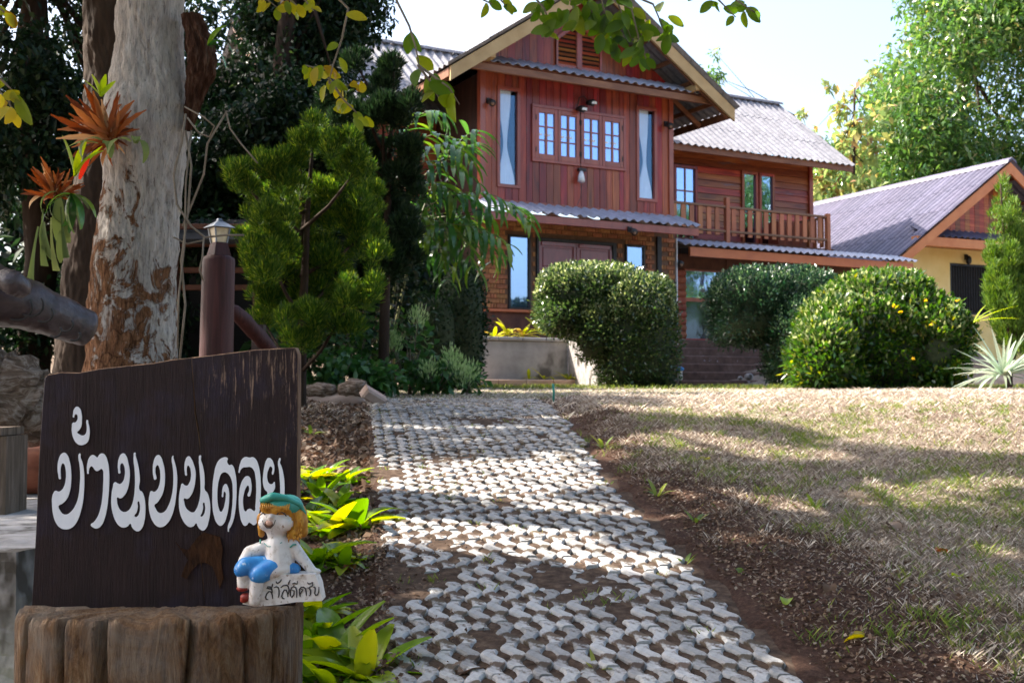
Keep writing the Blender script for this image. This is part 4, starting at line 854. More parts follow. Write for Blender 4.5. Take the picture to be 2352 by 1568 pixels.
# knotty stub on the right of the pale trunk
stub=bigtrunk(pt,'branch_stub',[(35,420,462),(70,425,478),(100,428,492),(140,432,496),(170,430,490),(210,428,472),(260,424,456),(300,420,440)],5.12,M('stub_bark',[(.3,(.02,.009,.006)),(.52,(.07,.032,.02)),(.8,(.22,.14,.10))],(38,38,12),.95,1.0,.03,.1),90,.16,9,120,.12)
b1=at(170,860,6.4); dt=thing('dark_bark_tree','dark brown trunk standing behind the pale trunk','tree',(b1[0],b1[1],1.0))
bigtrunk(dt,'trunk',[(-760,210,330),(0,190,320),(170,198,330),(340,184,320),(480,166,300),(600,150,280),(740,136,270),(840,128,262),(930,118,262)],6.4,MT['bark'],110,.05,7,220,.05)
cc=[(at(random.uniform(-400,700),random.uniform(-1500,-500),random.uniform(6,9)),random.uniform(.4,.7)) for _ in range(40)]
C=np.array([c[0] for c in cc]);Rr=np.array([c[1] for c in cc]); k=rng.integers(0,40,14000); P=C[k]+unit(rng.normal(size=(14000,3)))*(Rr[k]*rng.uniform(.2,1,14000))[:,None]; P=P[pruned(P,WIN)]
cloud('crown',LF['canopy'],dt,P-np.array(dt.location),rng.normal(size=P.shape),.13,.07,.3)
for s_ in (-1,0,1): MB(-np.array(dt.location)).tube([at(270,-760,6.4),at(270+s_*250,-900,6.9),at(270+s_*500,-1050,7.5)],[.12,.07,.02],8).build('limb',MT['bark'],dt,True)
# ------------------------------------------------------------------ right hand background trees
bp=at(2180,900,47)
mc=pxclumps([(2060,2420,60,420),(1960,2420,190,460),(2130,2420,-60,120),(1900,2420,330,520),(2260,2420,-60,60)],78,44,50,1.0,2.0,lambda x,y: x>2105-.55*max(0,y-30) or y>400)
tree('mango_tree','tall mango tree with glossy drooping leaves behind the bungalow',(bp[0],bp[1]),[(bp[0],bp[1],2),(bp[0]+.3,bp[1],6),(bp[0]+.6,bp[1],11),(bp[0]+1,bp[1],17)],[.5,.42,.35,.15],mc,56000,.30,.125,LF['mango'],.25,False,.45,down=-.15)
bp=at(1960,900,42)
tc=[(at(x,y,42+random.uniform(-.8,.8)),r) for x,y,r in ((1930,250,.5),(1905,200,.35),(1960,215,.4),(2000,170,.35),(1945,300,.6),(1990,280,.6),(1925,350,.6),(1975,360,.7),(1900,400,.6),(1880,445,.6),(1935,440,.7),(1985,420,.7),(1870,300,.3),(1880,350,.4),(2010,330,.5),(1860,400,.4),(1905,470,.5),(1975,480,.6),(2030,250,.4),(1845,260,.3),(2040,450,.5))]
tree('teak_sapling','thin sapling with large yellow and brown leaves beside the mango tree',(bp[0],bp[1]),[(bp[0],bp[1],2),(bp[0]-.1,bp[1],6),(bp[0]+.1,bp[1],9),(bp[0]+.2,bp[1],12.8)],[.12,.10,.07,.03],tc,1050,.36,.22,LF['teak'],.45,False,.2,down=-.2)
bp=at(1830,880,55)
tree('distant_tree','pale wispy tree rising behind the main roof',(bp[0],bp[1]),[(bp[0],bp[1],2),(bp[0],bp[1],7),(bp[0],bp[1],12),(bp[0],bp[1],15)],[.2,.15,.1,.04],[(at(1625+random.uniform(-25,25),140+random.uniform(-20,60),52),.35) for _ in range(6)]+[(at(random.uniform(1840,2020),random.uniform(400,560),55),.9) for _ in range(18)],5000,.3,.10,LF['mango'],.4,False,.2)
for (x0,x1,Y,l) in ((-300,500,34,'far dark woodland tree behind the left garden'),(500,1100,38,'far woodland tree behind the timber house'),(1750,2500,70,'far tree line behind the bungalow')):
    bp=at((x0+x1)/2,900,Y); tree('woodland_tree',l,(bp[0],bp[1]),[(bp[0],bp[1],2),(bp[0],bp[1],4),(bp[0],bp[1],6),(bp[0],bp[1],8)],[.3,.28,.2,.1],
      pxclumps([(x0,x1,470 if x0<1500 else 380,900)],60,Y-1.5,Y+1.5,Y*.024,Y*.036),16000,.012*Y,.007*Y,LF['dark'] if x0<1500 else LF['mango'],.3,False,.3)
# ------------------------------------------------------------------ drooping palm
def blademe(name,L,W,m,droop,segs=7,fold=.15,tipw=.02,shape=None):
    V=[];F=[]; y=z=0; a=0
    for i in range(segs+1):
        u=i/segs; wd=W/2*((math.sin(math.pi*min(1,u*.86+.10))**.75) if shape is None else shape(u)); wd=max(wd,W*tipw)
        V+= [(-wd,y,z+fold*wd),(0,y,z-fold*wd*.4),(wd,y,z+fold*wd)]
        a-=droop/segs; y+=math.cos(a)*L/segs; z+=math.sin(a)*L/segs
    for i in range(segs):
        k=3*i; F+=[(k,k+1,k+4,k+3),(k+1,k+2,k+5,k+4)]
    return MB().add(V,F).mesh(name,m,True)
def orient(o,p,d,up=(0,0,1),scale=1):
    y=unit(d); x=np.cross(y,np.asarray(up,float)); x=unit(x) if np.linalg.norm(x)>1e-4 else np.array([1.,0,0]); z=np.cross(x,y)
    o.matrix_local=Matrix(((x[0],y[0],z[0],p[0]),(x[1],y[1],z[1],p[1]),(x[2],y[2],z[2],p[2]),(0,0,0,1)))@Matrix.Scale(float(scale),4)
lfl=[blademe('leaflet',.58,.085,LF['palm'],d) for d in (1.2,1.7,.8)]
pbase=at(880,880,15.4); pb=np.array([pbase[0],pbase[1],float(G(pbase[0],pbase[1]))]); palm=thing('cane_palm','drooping cane palm with glossy leaflets in front of the wing','palm',pb)
for px,lx_ in ((868,930),(880,905),(892,960),(905,1010),(885,880)):
    q=at(px,760,15.4+random.uniform(-.15,.15)); q2=at((px+lx_)/2,520,15.4); q3=at(lx_,380,15.3)
    MB(-pb).tube([(q[0],q[1],pb[2]-.05),q,q2,q3],[.022,.02,.016,.008],8).build('cane',MT['stem'],palm,True)
FR=[((905,380),(985,270),(1060,330)),((915,400),(1010,330),(1100,420)),((900,350),(960,230),(1020,260)),((930,430),(1030,420),(1090,560)),((950,450),(1040,330),(1095,330)),
    ((990,470),(1120,400),(1205,500)),((980,500),(1080,460),(1150,580)),((960,500),(1060,500),(1085,610)),((940,400),(930,280),(890,330)),((930,480),(880,430),(850,540)),
    ((940,500),(900,500),(885,570)),((960,520),(1010,540),(1030,640)),((1000,500),(1110,480),(1130,600)),((920,440),(970,400),(1000,520)),((950,500),(1000,480),(1050,600)),((960,420),(1080,290),(1100,300)),((990,540),(1150,430),(1215,495)),((930,400),(1020,280),(1085,370)),((960,470),(1070,400),(1130,500)),((940,450),(1000,380),(1060,470)),((920,470),(960,440),(985,560)),((975,520),(1090,500),(1165,560)),((910,420),(870,340),(845,420))]
for fi,(a,b_,c) in enumerate(FR):
    Y=15.2+random.uniform(-.5,.4); A,B,Cc=at(*a,Y+.1),at(*b_,Y-.1),at(*c,Y-.3); pts=[(1-u)**2*A+2*u*(1-u)*B+u*u*Cc for u in np.linspace(0,1,10)]
    fr=link('frond',None,palm); MB(-pb).tube(pts,np.linspace(.010,.003,10),5).build('stalk',MT['stem'],fr,True)
    for i in range(2,10):
        t_=unit(pts[min(9,i+1)]-pts[i-1])
        for s in (-1,1):
            side=unit(np.cross(t_,(0,0,1)))*s; d=t_*.55+side*.8+np.array([0,0,.12])+rng.normal(size=3)*.12
            o=link('leaflet',random.choice(lfl),fr); orient(o,pts[i]-pb,d,scale=random.uniform(.6,.95)*(1 if i<8 else .8))
# ------------------------------------------------------------------ agave, planter plants, ground cover
def rosette(name,label,p,n,me,el=(.2,1.2),sc=(.8,1.1),cat='plant',group=None,az=None):
    t=thing(name,label,cat,p,group=group)
    for i in range(n):
        a=i*2.39996+random.uniform(-.3,.3) if az is None else az(i); e=random.uniform(*el)*(1 if i>n*.4 else .7)
        o=link('leaf',random.choice(me),t); orient(o,(math.cos(a)*.012,math.sin(a)*.012,.0),(math.cos(a)*math.cos(e),math.sin(a)*math.cos(e),math.sin(e)),scale=random.uniform(*sc))
    return t
agl=[blademe('leaf',.62,.055,LF['agave'],d,6,.3,.03,lambda u:min(1,u*3+.55)*(1-u)**.6) for d in (.15,.5,.9)]
p=at(2305,862,17.3); rosette('agave','spiky pale grey green agave at the right lawn edge',(p[0],p[1],p[2]),60,agl,(-.05,1.35),(1.05,1.5))
lon=[blademe('leaf',1.0,.05,LF['lime'],.4,6)]
p=at(2235,740,17.6); rosette('sword_leaf_plant','long green sword leaves poking out beside the flowering bush',(p[0],p[1],p[2]),5,lon,(.4,.9),(.45,.7),az=lambda i:-.3+i*.25)
pll=[blademe('leaf',.50,.10,LF['planter'],d,6) for d in (.5,1.0,1.5)]
for i,(px,py,l,n) in enumerate(((1135,772,'pale rosette at the left end of the planter',14),(1200,770,'yellow leaved plant in the middle of the planter',12),(1165,765,'low yellowing plant between the planter rosettes',10),(1262,768,'dry leafy plant at the right end of the planter',12),(1235,755,'thin shoot standing in the planter soil',7),(1250,866,'yellow leaf clump growing on the planter kerb',5),(1215,866,'small yellow leaf tuft left on the planter kerb',4),(1305,868,'yellow leaved clump beside the sloping wall',9),(1385,872,'yellow green sprig at the foot of the sloping wall',9))):
    p=at(px,py+4,22.7+(px-1100)*.0045 if py<800 else 22.0+(px-1100)*.0045); rosette('planter_plant',l,p,n,pll,(.3,1.4),(.6,1.1) if py<800 else (.5,.8))
def shrub(name,label,px,py,Y,r,n,L,W,mat,stems=4,flowers=(),cat='shrub'):
    p=at(px,py,Y); z=float(G(p[0],p[1])); b=np.array([p[0],p[1],z]); t=thing(name,label,cat,b); h=p[2]-z
    c=np.array([0,0,max(.1,h)]); v=unit(rng.normal(size=(n,3))); P=c+v*np.array([r,r*.7,max(.12,h*.9)])*rng.uniform(.3,1,n)[:,None]; P[:,2]=np.maximum(P[:,2],.02)
    cloud('foliage',mat,t,P,v*.6+rng.normal(size=v.shape)*.6+np.array([0,0,.3]),L*rng.uniform(.6,1.2,n),W*rng.uniform(.7,1.2,n),.35)
    for k in range(stems):
        q=P[k]; MB().tube([(random.uniform(-.05,.05),0,-.03),(q[0]*.4,q[1]*.4,q[2]*.6),q],[.012,.009,.004],5).build('stem',MT['twig'],t,True)
    for fx,fy in flowers:
        f=at(fx,fy,Y-.25)-b; k=150; v=unit(rng.normal(size=(k,3))); cloud('flower_head',LF['pale'],t,f+v*np.array([.13,.12,.15])*rng.uniform(.2,1,k)[:,None],v*.4+np.array([0,0,.8]),.06,.014,.0,kind='stuff')
        MB().tube([(0,0,.02),(f*.6),f],[.008,.006,.003],5).build('stem',MT['twig'],t,True)
    return t
shrub('leafy_shrub','leafy green shrub at the left end of the log edging',775,850,12.6,.32,260,.13,.09,LF['cover'])
shrub('leafy_shrub','low creeping green shrub beside the brick scrap',860,868,12.8,.34,300,.12,.09,LF['cover'])
shrub('flowering_shrub','tall shrub with pale green flower heads below the palm',940,800,13.6,.35,170,.14,.09,LF['cover'],6,((960,730),(895,775),(905,790)))
shrub('flowering_shrub','pale green flowering shrub left of the planter kerb',1000,862,13.4,.34,300,.12,.08,LF['cover'],5,((985,850),(1035,822),(1050,840)))
shrub('flowering_shrub','drooping pale green shrub touching the planter wall',1075,868,13.6,.22,120,.11,.06,LF['cover'],4,((1080,850),(1065,868)))
shrub('leafy_shrub','dark leafy shrub under the juniper trunk',820,790,13.4,.4,300,.13,.08,LF['cover'])
shrub('leafy_shrub','shadowy shrub between the juniper and the palm canes',790,720,14.2,.6,500,.13,.08,LF['dark'])
shrub('leafy_shrub','broad leaved shrub left of the juniper trunk',640,790,12.4,.4,260,.15,.10,LF['cover'])
shrub('leafy_shrub','shadowy shrub at the foot of the dark conifer',900,720,14.6,.6,500,.13,.08,LF['dark'])
arl=[blademe('leaf',.42,.09,LF['ferng'],d,8) for d in (1.8,2.3)]
p=gp(722,892); rosette('strap_leaf_plant','pale strap leaved plant at the end of the log edging',p,9,arl,(.9,1.4),(.8,1.1))
# ------------------------------------------------------------------ left terrace, driftwood, stool, carved log rail
tb=at(40,1250,3.25)
bm=bmesh.new(); bm.from_mesh(MB().prism([(-3.4,3.30),(-1.33,3.06),(-1.22,3.3),(-1.45,6.6),(-3.4,6.6)],.35,1.07,'z').mesh('t'))
bmesh.ops.triangulate(bm,faces=bm.faces[:]); bmesh.ops.subdivide_edges(bm,edges=bm.edges[:],cuts=22,use_grid_fill=True); bm.normal_update()
for v in bm.verts:
    k=.010*float(nz(v.co.x*2+v.co.z*3,v.co.y*2+v.co.z*5,3.0,2))+.005*float(nz(v.co.x*7+v.co.z*9,v.co.y*8,2.7,4))-(.02 if v.co.z>1.06 and v.co.y<3.34 else 0)*abs(float(nz(v.co.x*6,1,1.5,3)))
    v.co+=v.normal*k
me=bpy.data.meshes.new('concrete_terrace'); bm.to_mesh(me); bm.free(); me.materials.append(MT['concpale'])
link('concrete_terrace',me,label='cracked pale concrete terrace edge left of the sign',cat='terrace')
MT['drift']=M('driftwood',[(.25,(.035,.02,.013)),(.48,(.15,.10,.07)),(.75,(.46,.38,.32))],(9,34,34),.85,.9,.02,.2,dist=1.2)
MT['oldwood']=M('grey_old_wood',[(.25,(.045,.032,.022)),(.55,(.13,.095,.07)),(.8,(.26,.20,.16))],(60,60,5),.9,.7,.01,.2)
def lumpy(mb,P,r,n=20,rough=.12,seed=1,sub=10):
    P=np.array(P,float); k=len(P); T=np.linspace(0,k-1,(k-1)*sub+1); Q=np.stack([np.interp(T,range(k),P[:,i]) for i in range(3)],1); rr=np.interp(T,range(k),r); V=[];F=[]
    for j in range(len(Q)):
        t=unit(Q[min(j+1,len(Q)-1)]-Q[max(j-1,0)]); a=unit(np.cross(t,(0,.2,1))); b=np.cross(a,t)
        e=min(j,len(Q)-1-j); cap=[.0,.7,.92][e] if e<3 else 1
        for i in range(n):
            q=2*math.pi*i/n; s=rr[j]*cap*(1+rough*float(nz(math.cos(q)*1.6+j*.21,math.sin(q)*1.6,1.7,seed))+rough*.6*float(nz(q*2,j*.5,1.9,seed+2))); V.append(Q[j]+(a*math.cos(q)+b*math.sin(q))*s)
    for j in range(len(Q)-1):
        for i in range(n): F.append((j*n+i,j*n+(i+1)%n,(j+1)*n+(i+1)%n,(j+1)*n+i))
    return mb.add(V,F)
lumpy(MB(),[at(-160,930,4.5),at(-30,900,4.4),at(30,915,4.4),at(75,935,4.45),at(105,960,4.6)],[.13,.16,.165,.14,.05],22,.22,3).build('driftwood_log',MT['drift'],smooth=True,label='gnarled pale driftwood log on the terrace at the left edge',cat='log')
lumpy(MB(),[at(60,1010,4.9),at(110,1015,4.9),at(170,1020,4.95)],[.05,.05,.04],14,.1,5).build('driftwood_log',MT['drift'],smooth=True,label='thin pale log lying behind the driftwood',cat='log')
lumpy(MB(),[at(-60,1100,4.75),at(90,1080,4.75),at(190,1075,4.8)],[.10,.10,.08],14,.08,6).build('driftwood_log',M('red_wood',[(.3,(.12,.035,.02)),(.7,(.30,.10,.055))],(3,12,12),.7,.5,.01,.3,dist=.6),smooth=True,label='reddish brown log under the driftwood',cat='log')
stl=thing('wooden_stool','grey weathered stool leg block at the left edge','stool',at(5,1216,4.0))
MB().prism([(-.12,-.08),(.045,-.08),(.05,.08),(-.12,.08)],0,.33,'z').build('block',MT['oldwood'],stl); 
MB().prism([(-.14,-.09),(.03,-.09),(.032,.09),(-.14,.09)],.333,.36,'z').build('top',MT['oldwood'],stl)
MT['carved']=M('carved_dark_log',[(.25,(.022,.013,.014)),(.55,(.055,.034,.036)),(.8,(.12,.085,.095))],(14,14,14),.45,.8,.014,.5,.25,.25)
rl=thing('carved_log_rail','dark brown carved log rail reaching the pale trunk','log',at(90,760,4.6))
o=np.array(rl.location); lumpy(MB(-o),[at(-220,630,4.3),at(-60,665,4.4),at(60,700,4.5),at(140,730,4.6),at(215,762,4.7)],[.14,.135,.10,.085,.075],24,.06,11,12).build('log_body',MT['carved'],rl,True)
lumpy(MB(-o),[at(0,632,4.28),at(30,650,4.26),at(66,672,4.32)],[.035,.05,.03],12,.1,3).build('carved_knot',MT['carved'],rl,True)
for k,(x,y,rr) in enumerate(((100,720,22),(70,700,30),(150,745,18),(125,760,16),(40,705,34),(170,770,14))):
    pts=[at(x+rr*math.cos(q),y+rr*.9*math.sin(q),4.40+.02*k*0) for q in np.linspace(-.6,2.2,9)]
    c=at(x,y,4.40); MB(-o).tube(pts,.0045,6).build('carved_groove',MT['iron'],rl,True)
# ------------------------------------------------------------------ lamp post
MT['postred']=M('red_brown_post',[(.25,(.026,.008,.008)),(.6,(.065,.020,.020)),(.85,(.12,.042,.038))],(40,40,3),.6,.6,.008,.3,dist=.5)
pb_=at(498,838,6.5); lp=thing('lamp_post','red brown wooden post with a small lantern on top','lamp post',(pb_[0],pb_[1],.95)); o=np.array(lp.location)
zt=at(500,592,6.5)[2]-o[2]; 
MB().tube([(-.01,0,0),(-.005,0,zt*.5),(.004,0,zt-.02),(.005,0,zt),(.005,0,zt+.012)],[.098,.096,.092,.088,.062],18).build('post',MT['postred'],lp,True)
z=zt+.01; MT['lead']=M('grey_metal',[(.3,(.13,.15,.19)),(.7,(.26,.29,.34))],(20,20,20),.45,.2,.002,.5,0,.1,0,metal=.5)
def sqring(mb,z0,w0,z1,w1): 
    V=[(sx*w0,sy*w0,z0) for sx,sy in ((-1,-1),(1,-1),(1,1),(-1,1))]+[(sx*w1,sy*w1,z1) for sx,sy in ((-1,-1),(1,-1),(1,1),(-1,1))]
    return mb.add(V,[(0,1,5,4),(1,2,6,5),(2,3,7,6),(3,0,4,7),(3,2,1,0),(4,5,6,7)])
c45=R(40)
def lpart(name,m,z0,w0,z1,w1,par=lp): 
    ob=sqring(MB(),z0,w0,z1,w1).build(name,m,par,rot=(0,0,c45),loc=(.005,0,0)); return ob
lpart('lantern_base',MT['postred'],z,.052,z+.075,.036)
lpart('lantern_light',M('lantern_glass',[(.3,(.45,.36,.24)),(.7,(.72,.62,.45))],(25,25,25),.3,.1,.002,.5),z+.078,.030,z+.16,.042)
lr=lpart('lantern_roof',MT['lead'],z+.163,.068,z+.205,.012); lpart('lantern_cap',MT['lead'],z+.206,.014,z+.217,.010)
for sx in (-1,1):
    for sy in (-1,1):
        ob=MB().beam((sx*.033,sy*.033,z+.076),(sx*.045,sy*.045,z+.162),.008,.008).build('lantern_bar',MT['lead'],lp,rot=(0,0,c45),loc=(.005,0,0))
# low carved rail and dark hut behind the lamp post
b=at(560,800,8.6); cr=thing('garden_rail','dark carved rail running down behind the lamp post','rail',b); o=np.array(b)
lumpy(MB(-o),[at(525,705,8.4),at(560,735,8.5),at(610,790,8.7),at(640,830,8.8)],[.05,.06,.06,.05],12,.1,2).build('rail_log',MT['postred'],cr,True)
MB(-o).box(*sorted((at(585,0,8.7)[0],at(612,0,8.7)[0])),8.7,8.8,1.1,at(600,745,8.7)[2]).build('post',MT['carved'],cr)
hb=at(500,850,12); hut=thing('garden_hut','dark timber hut hidden behind the lamp post','hut',(hb[0],hb[1],1.3)); o=np.array(hut.location)
x0,x1=at(405,0,12)[0],at(600,0,12)[0]
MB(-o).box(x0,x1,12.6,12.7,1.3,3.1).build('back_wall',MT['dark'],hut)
for k,yy in enumerate((520,560,620,660)):
    z_=at(500,yy,12)[2]; MB(-o).cbox(x0,x1,12.0,12.05,z_-.03,z_+.03).build('rail',MT['darkred'],hut)
for xx in (x0,(x0+x1)/2,x1): MB(-o).cbox(xx-.05,xx+.05,11.95,12.06,1.2,3.1).build('post',MT['darkred'],hut)
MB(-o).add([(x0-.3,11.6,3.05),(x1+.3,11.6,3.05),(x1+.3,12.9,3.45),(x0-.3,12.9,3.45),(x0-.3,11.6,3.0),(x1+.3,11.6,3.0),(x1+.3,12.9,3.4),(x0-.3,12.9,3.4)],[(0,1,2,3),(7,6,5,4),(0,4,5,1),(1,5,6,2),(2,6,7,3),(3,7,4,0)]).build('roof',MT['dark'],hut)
# ------------------------------------------------------------------ stump
def stumpmat():
    m,t,p=nodes('split_stump_wood'); n=noise(t,coords(t,(30,30,5.5)),1,10,.80,1.6); n2=noise(t,coords(t,(5,5,2.6)),1,7,.7,.8); n3=noise(t,coords(t,(190,190,26)),1,7,.78,.4)
    r=ramp(t,[(.30,(.028,.015,.009)),(.42,(.15,.07,.03)),(.54,(.31,.17,.08)),(.64,(.42,.29,.17)),(.8,(.58,.48,.37))]); t.links.new(n,r.inputs[0])
    r2=ramp(t,[(.40,(0,0,0)),(.62,(1,1,1))]); t.links.new(n2,r2.inputs[0]); c=mixc(t,mth(t,'MULTIPLY',r2.outputs[0],.65),r.outputs[0],(.38,.345,.30))
    r3=ramp(t,[(.30,(.2,.16,.13)),(.46,(1,1,1))]); t.links.new(n3,r3.inputs[0]); c=mixc(t,.7,c,r3.outputs[0],'MULTIPLY')
    r5=ramp(t,[(.30,(1,1,1)),(.36,(0,0,0))]); t.links.new(n2,r5.inputs[0]); c=mixc(t,mth(t,'MULTIPLY',r5.outputs[0],.8),c,(.03,.022,.02))
    t.links.new(c,p.inputs['Base Color']); p.inputs['Roughness'].default_value=.85; p.inputs['Specular IOR Level'].default_value=.2; bumpy(t,p,mth(t,'ADD',n,mth(t,'MULTIPLY',n3,.7)),1.0,.03); return m
YS=2.62; sc_=at(375,1400,YS); sz=float(G(sc_[0],YS)); stp=thing('tree_stump','wide cut tree stump carrying the name board','stump',(sc_[0],YS,sz))
ztl=at(62,1408,YS-.1)[2]-sz; ztr=at(690,1386,YS-.02)[2]-sz; n=420; V=[];F=[]; rx=(690-62)/2/FPX*(YS)*.985; ry=.19
cracks=[(.93,.05),(1.55,.05),(2.02,.035),(2.5,.03),(4.25,.03),(4.62,.045),(4.95,.04),(5.45,.03),(5.75,.02),(3.9,.035)]
lv=[0,.1,.22,.34,.44,.52,.565,.585]
hs=np.linspace(0,1,46); NH=len(hs)-1
for j,h in enumerate(hs):
    for i in range(n):
        q=2*math.pi*i/n; cu=math.cos(q); su=math.sin(q); e=.72
        x=rx*math.copysign(abs(cu)**e,cu); y=ry*math.copysign(abs(su)**e,su); k=1+.012*float(nz(q*5,h*2,2.2,4))+.02*float(nz(q*2,h*1.3,1.5,6))
        for c,wd in cracks:
            d=abs((q-c-.05*math.sin(h*4+c*7)+math.pi)%(2*math.pi)-math.pi); k-=.085*math.exp(-(d/(wd*.5))**2)*(1.5 if abs(su)>.5 else .4)
        zt_=ztl+(ztr-ztl)*(x/rx*.5+.5)+.010*float(nz(q*7,1,1.4,2))+.006*float(nz(q*25,2,1.4,3)); f=1.0+.035*(1-h)
        z_=h*zt_; k+=.006*(abs(float(nz(q*24+.2*math.sin(h*9),h*2.2,1.5,8)))-.3)+.004*float(nz(q*61,h*6,1.3,9)); k2=1 if j<NH else .982; V.append((x*k*f*k2,y*k*f*k2,z_))
for j in range(NH):
    for i in range(n): F.append((j*n+i,j*n+(i+1)%n,(j+1)*n+(i+1)%n,(j+1)*n+i))
V.append((0,0,(ztl+ztr)/2)); c=len(V)-1
for i in range(n): F.append((NH*n+i,NH*n+(i+1)%n,c))
MB().add(V,F).build('stump_body',stumpmat(),stp,True)
# ------------------------------------------------------------------ name board
YB=2.58
def signmat():
    m,t,p=nodes('dark_painted_board'); n=noise(t,coords(t,(40,40,6)),1,9,.75,.4); n2=noise(t,coords(t,(7,7,5)),1,6,.65); n3=noise(t,coords(t,(130,130,10)),1,7,.75)
    r=ramp(t,[(.3,(.012,.006,.007)),(.7,(.026,.013,.014))]); t.links.new(n,r.inputs[0])
    rb=ramp(t,[(.5,(0,0,0)),(.72,(1,1,1))]); t.links.new(n2,rb.inputs[0]); c=mixc(t,mth(t,'MULTIPLY',rb.outputs[0],.5),r.outputs[0],(.030,.028,.065))
    g=t.nodes.new('ShaderNodeTexCoord'); s=t.nodes.new('ShaderNodeSeparateXYZ'); t.links.new(g.outputs['Object'],s.inputs[0])
    mr=t.nodes.new('ShaderNodeMapRange'); mr.inputs[1].default_value=-.1; mr.inputs[2].default_value=.30; mr.inputs[3].default_value=-.13; mr.inputs[4].default_value=.03; t.links.new(s.outputs[0],mr.inputs[0])
    mz=t.nodes.new('ShaderNodeMapRange'); mz.inputs[1].default_value=.25; mz.inputs[2].default_value=.58; mz.inputs[3].default_value=-.05; mz.inputs[4].default_value=.03; t.links.new(s.outputs[2],mz.inputs[0])
    f=mth(t,'ADD',mth(t,'ADD',n3,mth(t,'MULTIPLY',mth(t,'SUBTRACT',n2,.5),.5)),mth(t,'ADD',mr.outputs[0],mz.outputs[0])); rw=ramp(t,[(.57,(0,0,0)),(.67,(1,1,1))]); t.links.new(f,rw.inputs[0])
    c=mixc(t,mth(t,'MULTIPLY',rw.outputs[0],.8),c,(.30,.20,.14)); t.links.new(c,p.inputs['Base Color']); p.inputs['Roughness'].default_value=.6; p.inputs['Specular IOR Level'].default_value=.2; bumpy(t,p,n3,.8,.006); return m
sb=at(390,1400,YB); sign=thing('name_board','dark brown wooden name board with white Thai lettering on the stump','sign',sb); o=np.array(sb)
MTS=signmat(); MT['rawwood']=M('raw_board_edge',[(.3,(.06,.03,.018)),(.7,(.26,.16,.10))],(60,60,14),.85,.6,.006,.2)
def poly_top(): 
    L=[(106,868),(112,862),(140,857),(180,858),(230,850),(290,843),(350,836),(396,829),(437,824)]; R_=[(437,824),(470,820),(530,812),(585,806),(640,803),(676,800)]
    return L,R_
Lt,Rt=poly_top()
Lp=[(75,1406),(85,1200),(92,1050),(100,920)]+Lt+[(441,880),(446,950),(455,1000),(458,1040),(461,1120),(462,1210),(456,1240),(470,1398)]
Rp=[(472,1398),(462,1240),(466,1205),(465,1120),(463,1045),(461,995),(453,950),(448,880),(443,823)]+Rt[1:]+[(680,815),(681,950),(680,1100),(679,1250),(678,1386)]
for nm,Pp in (('board_plank',Lp),('board_plank',Rp)):
    q=[]
    for i,(x,y) in enumerate(Pp):
        q.append((x,y))
    cu=bpy.data.curves.new('b','CURVE'); cu.dimensions='2D'; cu.fill_mode='BOTH'; cu.extrude=.019; cu.bevel_depth=.003
    s=cu.splines.new('POLY'); s.points.add(len(q)-1); s.use_cyclic_u=True
    for i,(x,y) in enumerate(q):
        w_=at(x,y,YB)-o; s.points[i].co=(w_[0]+random.uniform(-.0012,.0012),w_[2]+random.uniform(-.0012,.0012),0,1)
    ob=bpy.data.objects.new('tmp',cu); COL.objects.link(ob); bpy.context.view_layer.update()
    me=bpy.data.meshes.new_from_object(ob.evaluated_get(bpy.context.evaluated_depsgraph_get())); bpy.data.objects.remove(ob)
    me.transform(Matrix.Rotation(R(90),4,'X')); me.materials.clear(); me.materials.append(MTS); me.materials.append(MT['rawwood'])
    for p in me.polygons:
        if p.normal.z>.35 or p.normal.x>.6: p.material_index=1
    link(nm,me,sign,(0,.022,0))
# knot hole: dark ragged patch with brown wood
def flat(pts,Y,name,m,parent,th=.0012,smooth=True,holes=(),res=5,oo=None):
    """filled outline (photograph pixels) lying on the plane at depth Y"""
    oo=np.array(parent.location) if oo is None else oo
    cu=bpy.data.curves.new('c','CURVE'); cu.dimensions='2D'; cu.fill_mode='BOTH'; cu.extrude=th/2; cu.resolution_u=res
    for loop in [pts]+list(holes):
        s=cu.splines.new('BEZIER' if smooth else 'POLY'); s.use_cyclic_u=True; P=s.bezier_points if smooth else s.points; P.add(len(loop)-1)
        for i,(x,y) in enumerate(loop):
            w_=at(x,y,Y)-oo
            if smooth: P[i].co=(w_[0],w_[2],0); P[i].handle_left_type=P[i].handle_right_type='AUTO'
            else: P[i].co=(w_[0],w_[2],0,1)
    ob=bpy.data.objects.new('tmp',cu); COL.objects.link(ob); bpy.context.view_layer.update()
    me=bpy.data.meshes.new_from_object(ob.evaluated_get(bpy.context.evaluated_depsgraph_get())); bpy.data.objects.remove(ob)
    me.transform(Matrix.Rotation(R(90),4,'X')); me.materials.clear(); me.materials.append(m); return link(name,me,parent,(0,Y-oo[1],0))
zA=lambda P:[((150+x/3.016)*.6125,(1500+y/3.016)*.6125) for x,y in P]
zB=lambda P:[((540+x/3.92)*.6125,(1660+y/3.92)*.6125) for x,y in P]
k_=MT['rotten']=M('rotten_wood',[(.3,(.014,.008,.006)),(.6,(.06,.026,.012)),(.85,(.12,.06,.03))],(40,40,14),.9,.9,.01,.1)
flat([(402,1242),(415,1258),(432,1262),(445,1245),(455,1232),(468,1222),(490,1228),(505,1232),(512,1262),(508,1290),(513,1325),(505,1352),(500,1330),(488,1300),(470,1290),(455,1295),(440,1310),(428,1330),(416,1322),(424,1302),(432,1285),(420,1268)],YB-.0030,'knot_hole',MT['rotten'],sign,.002,False)
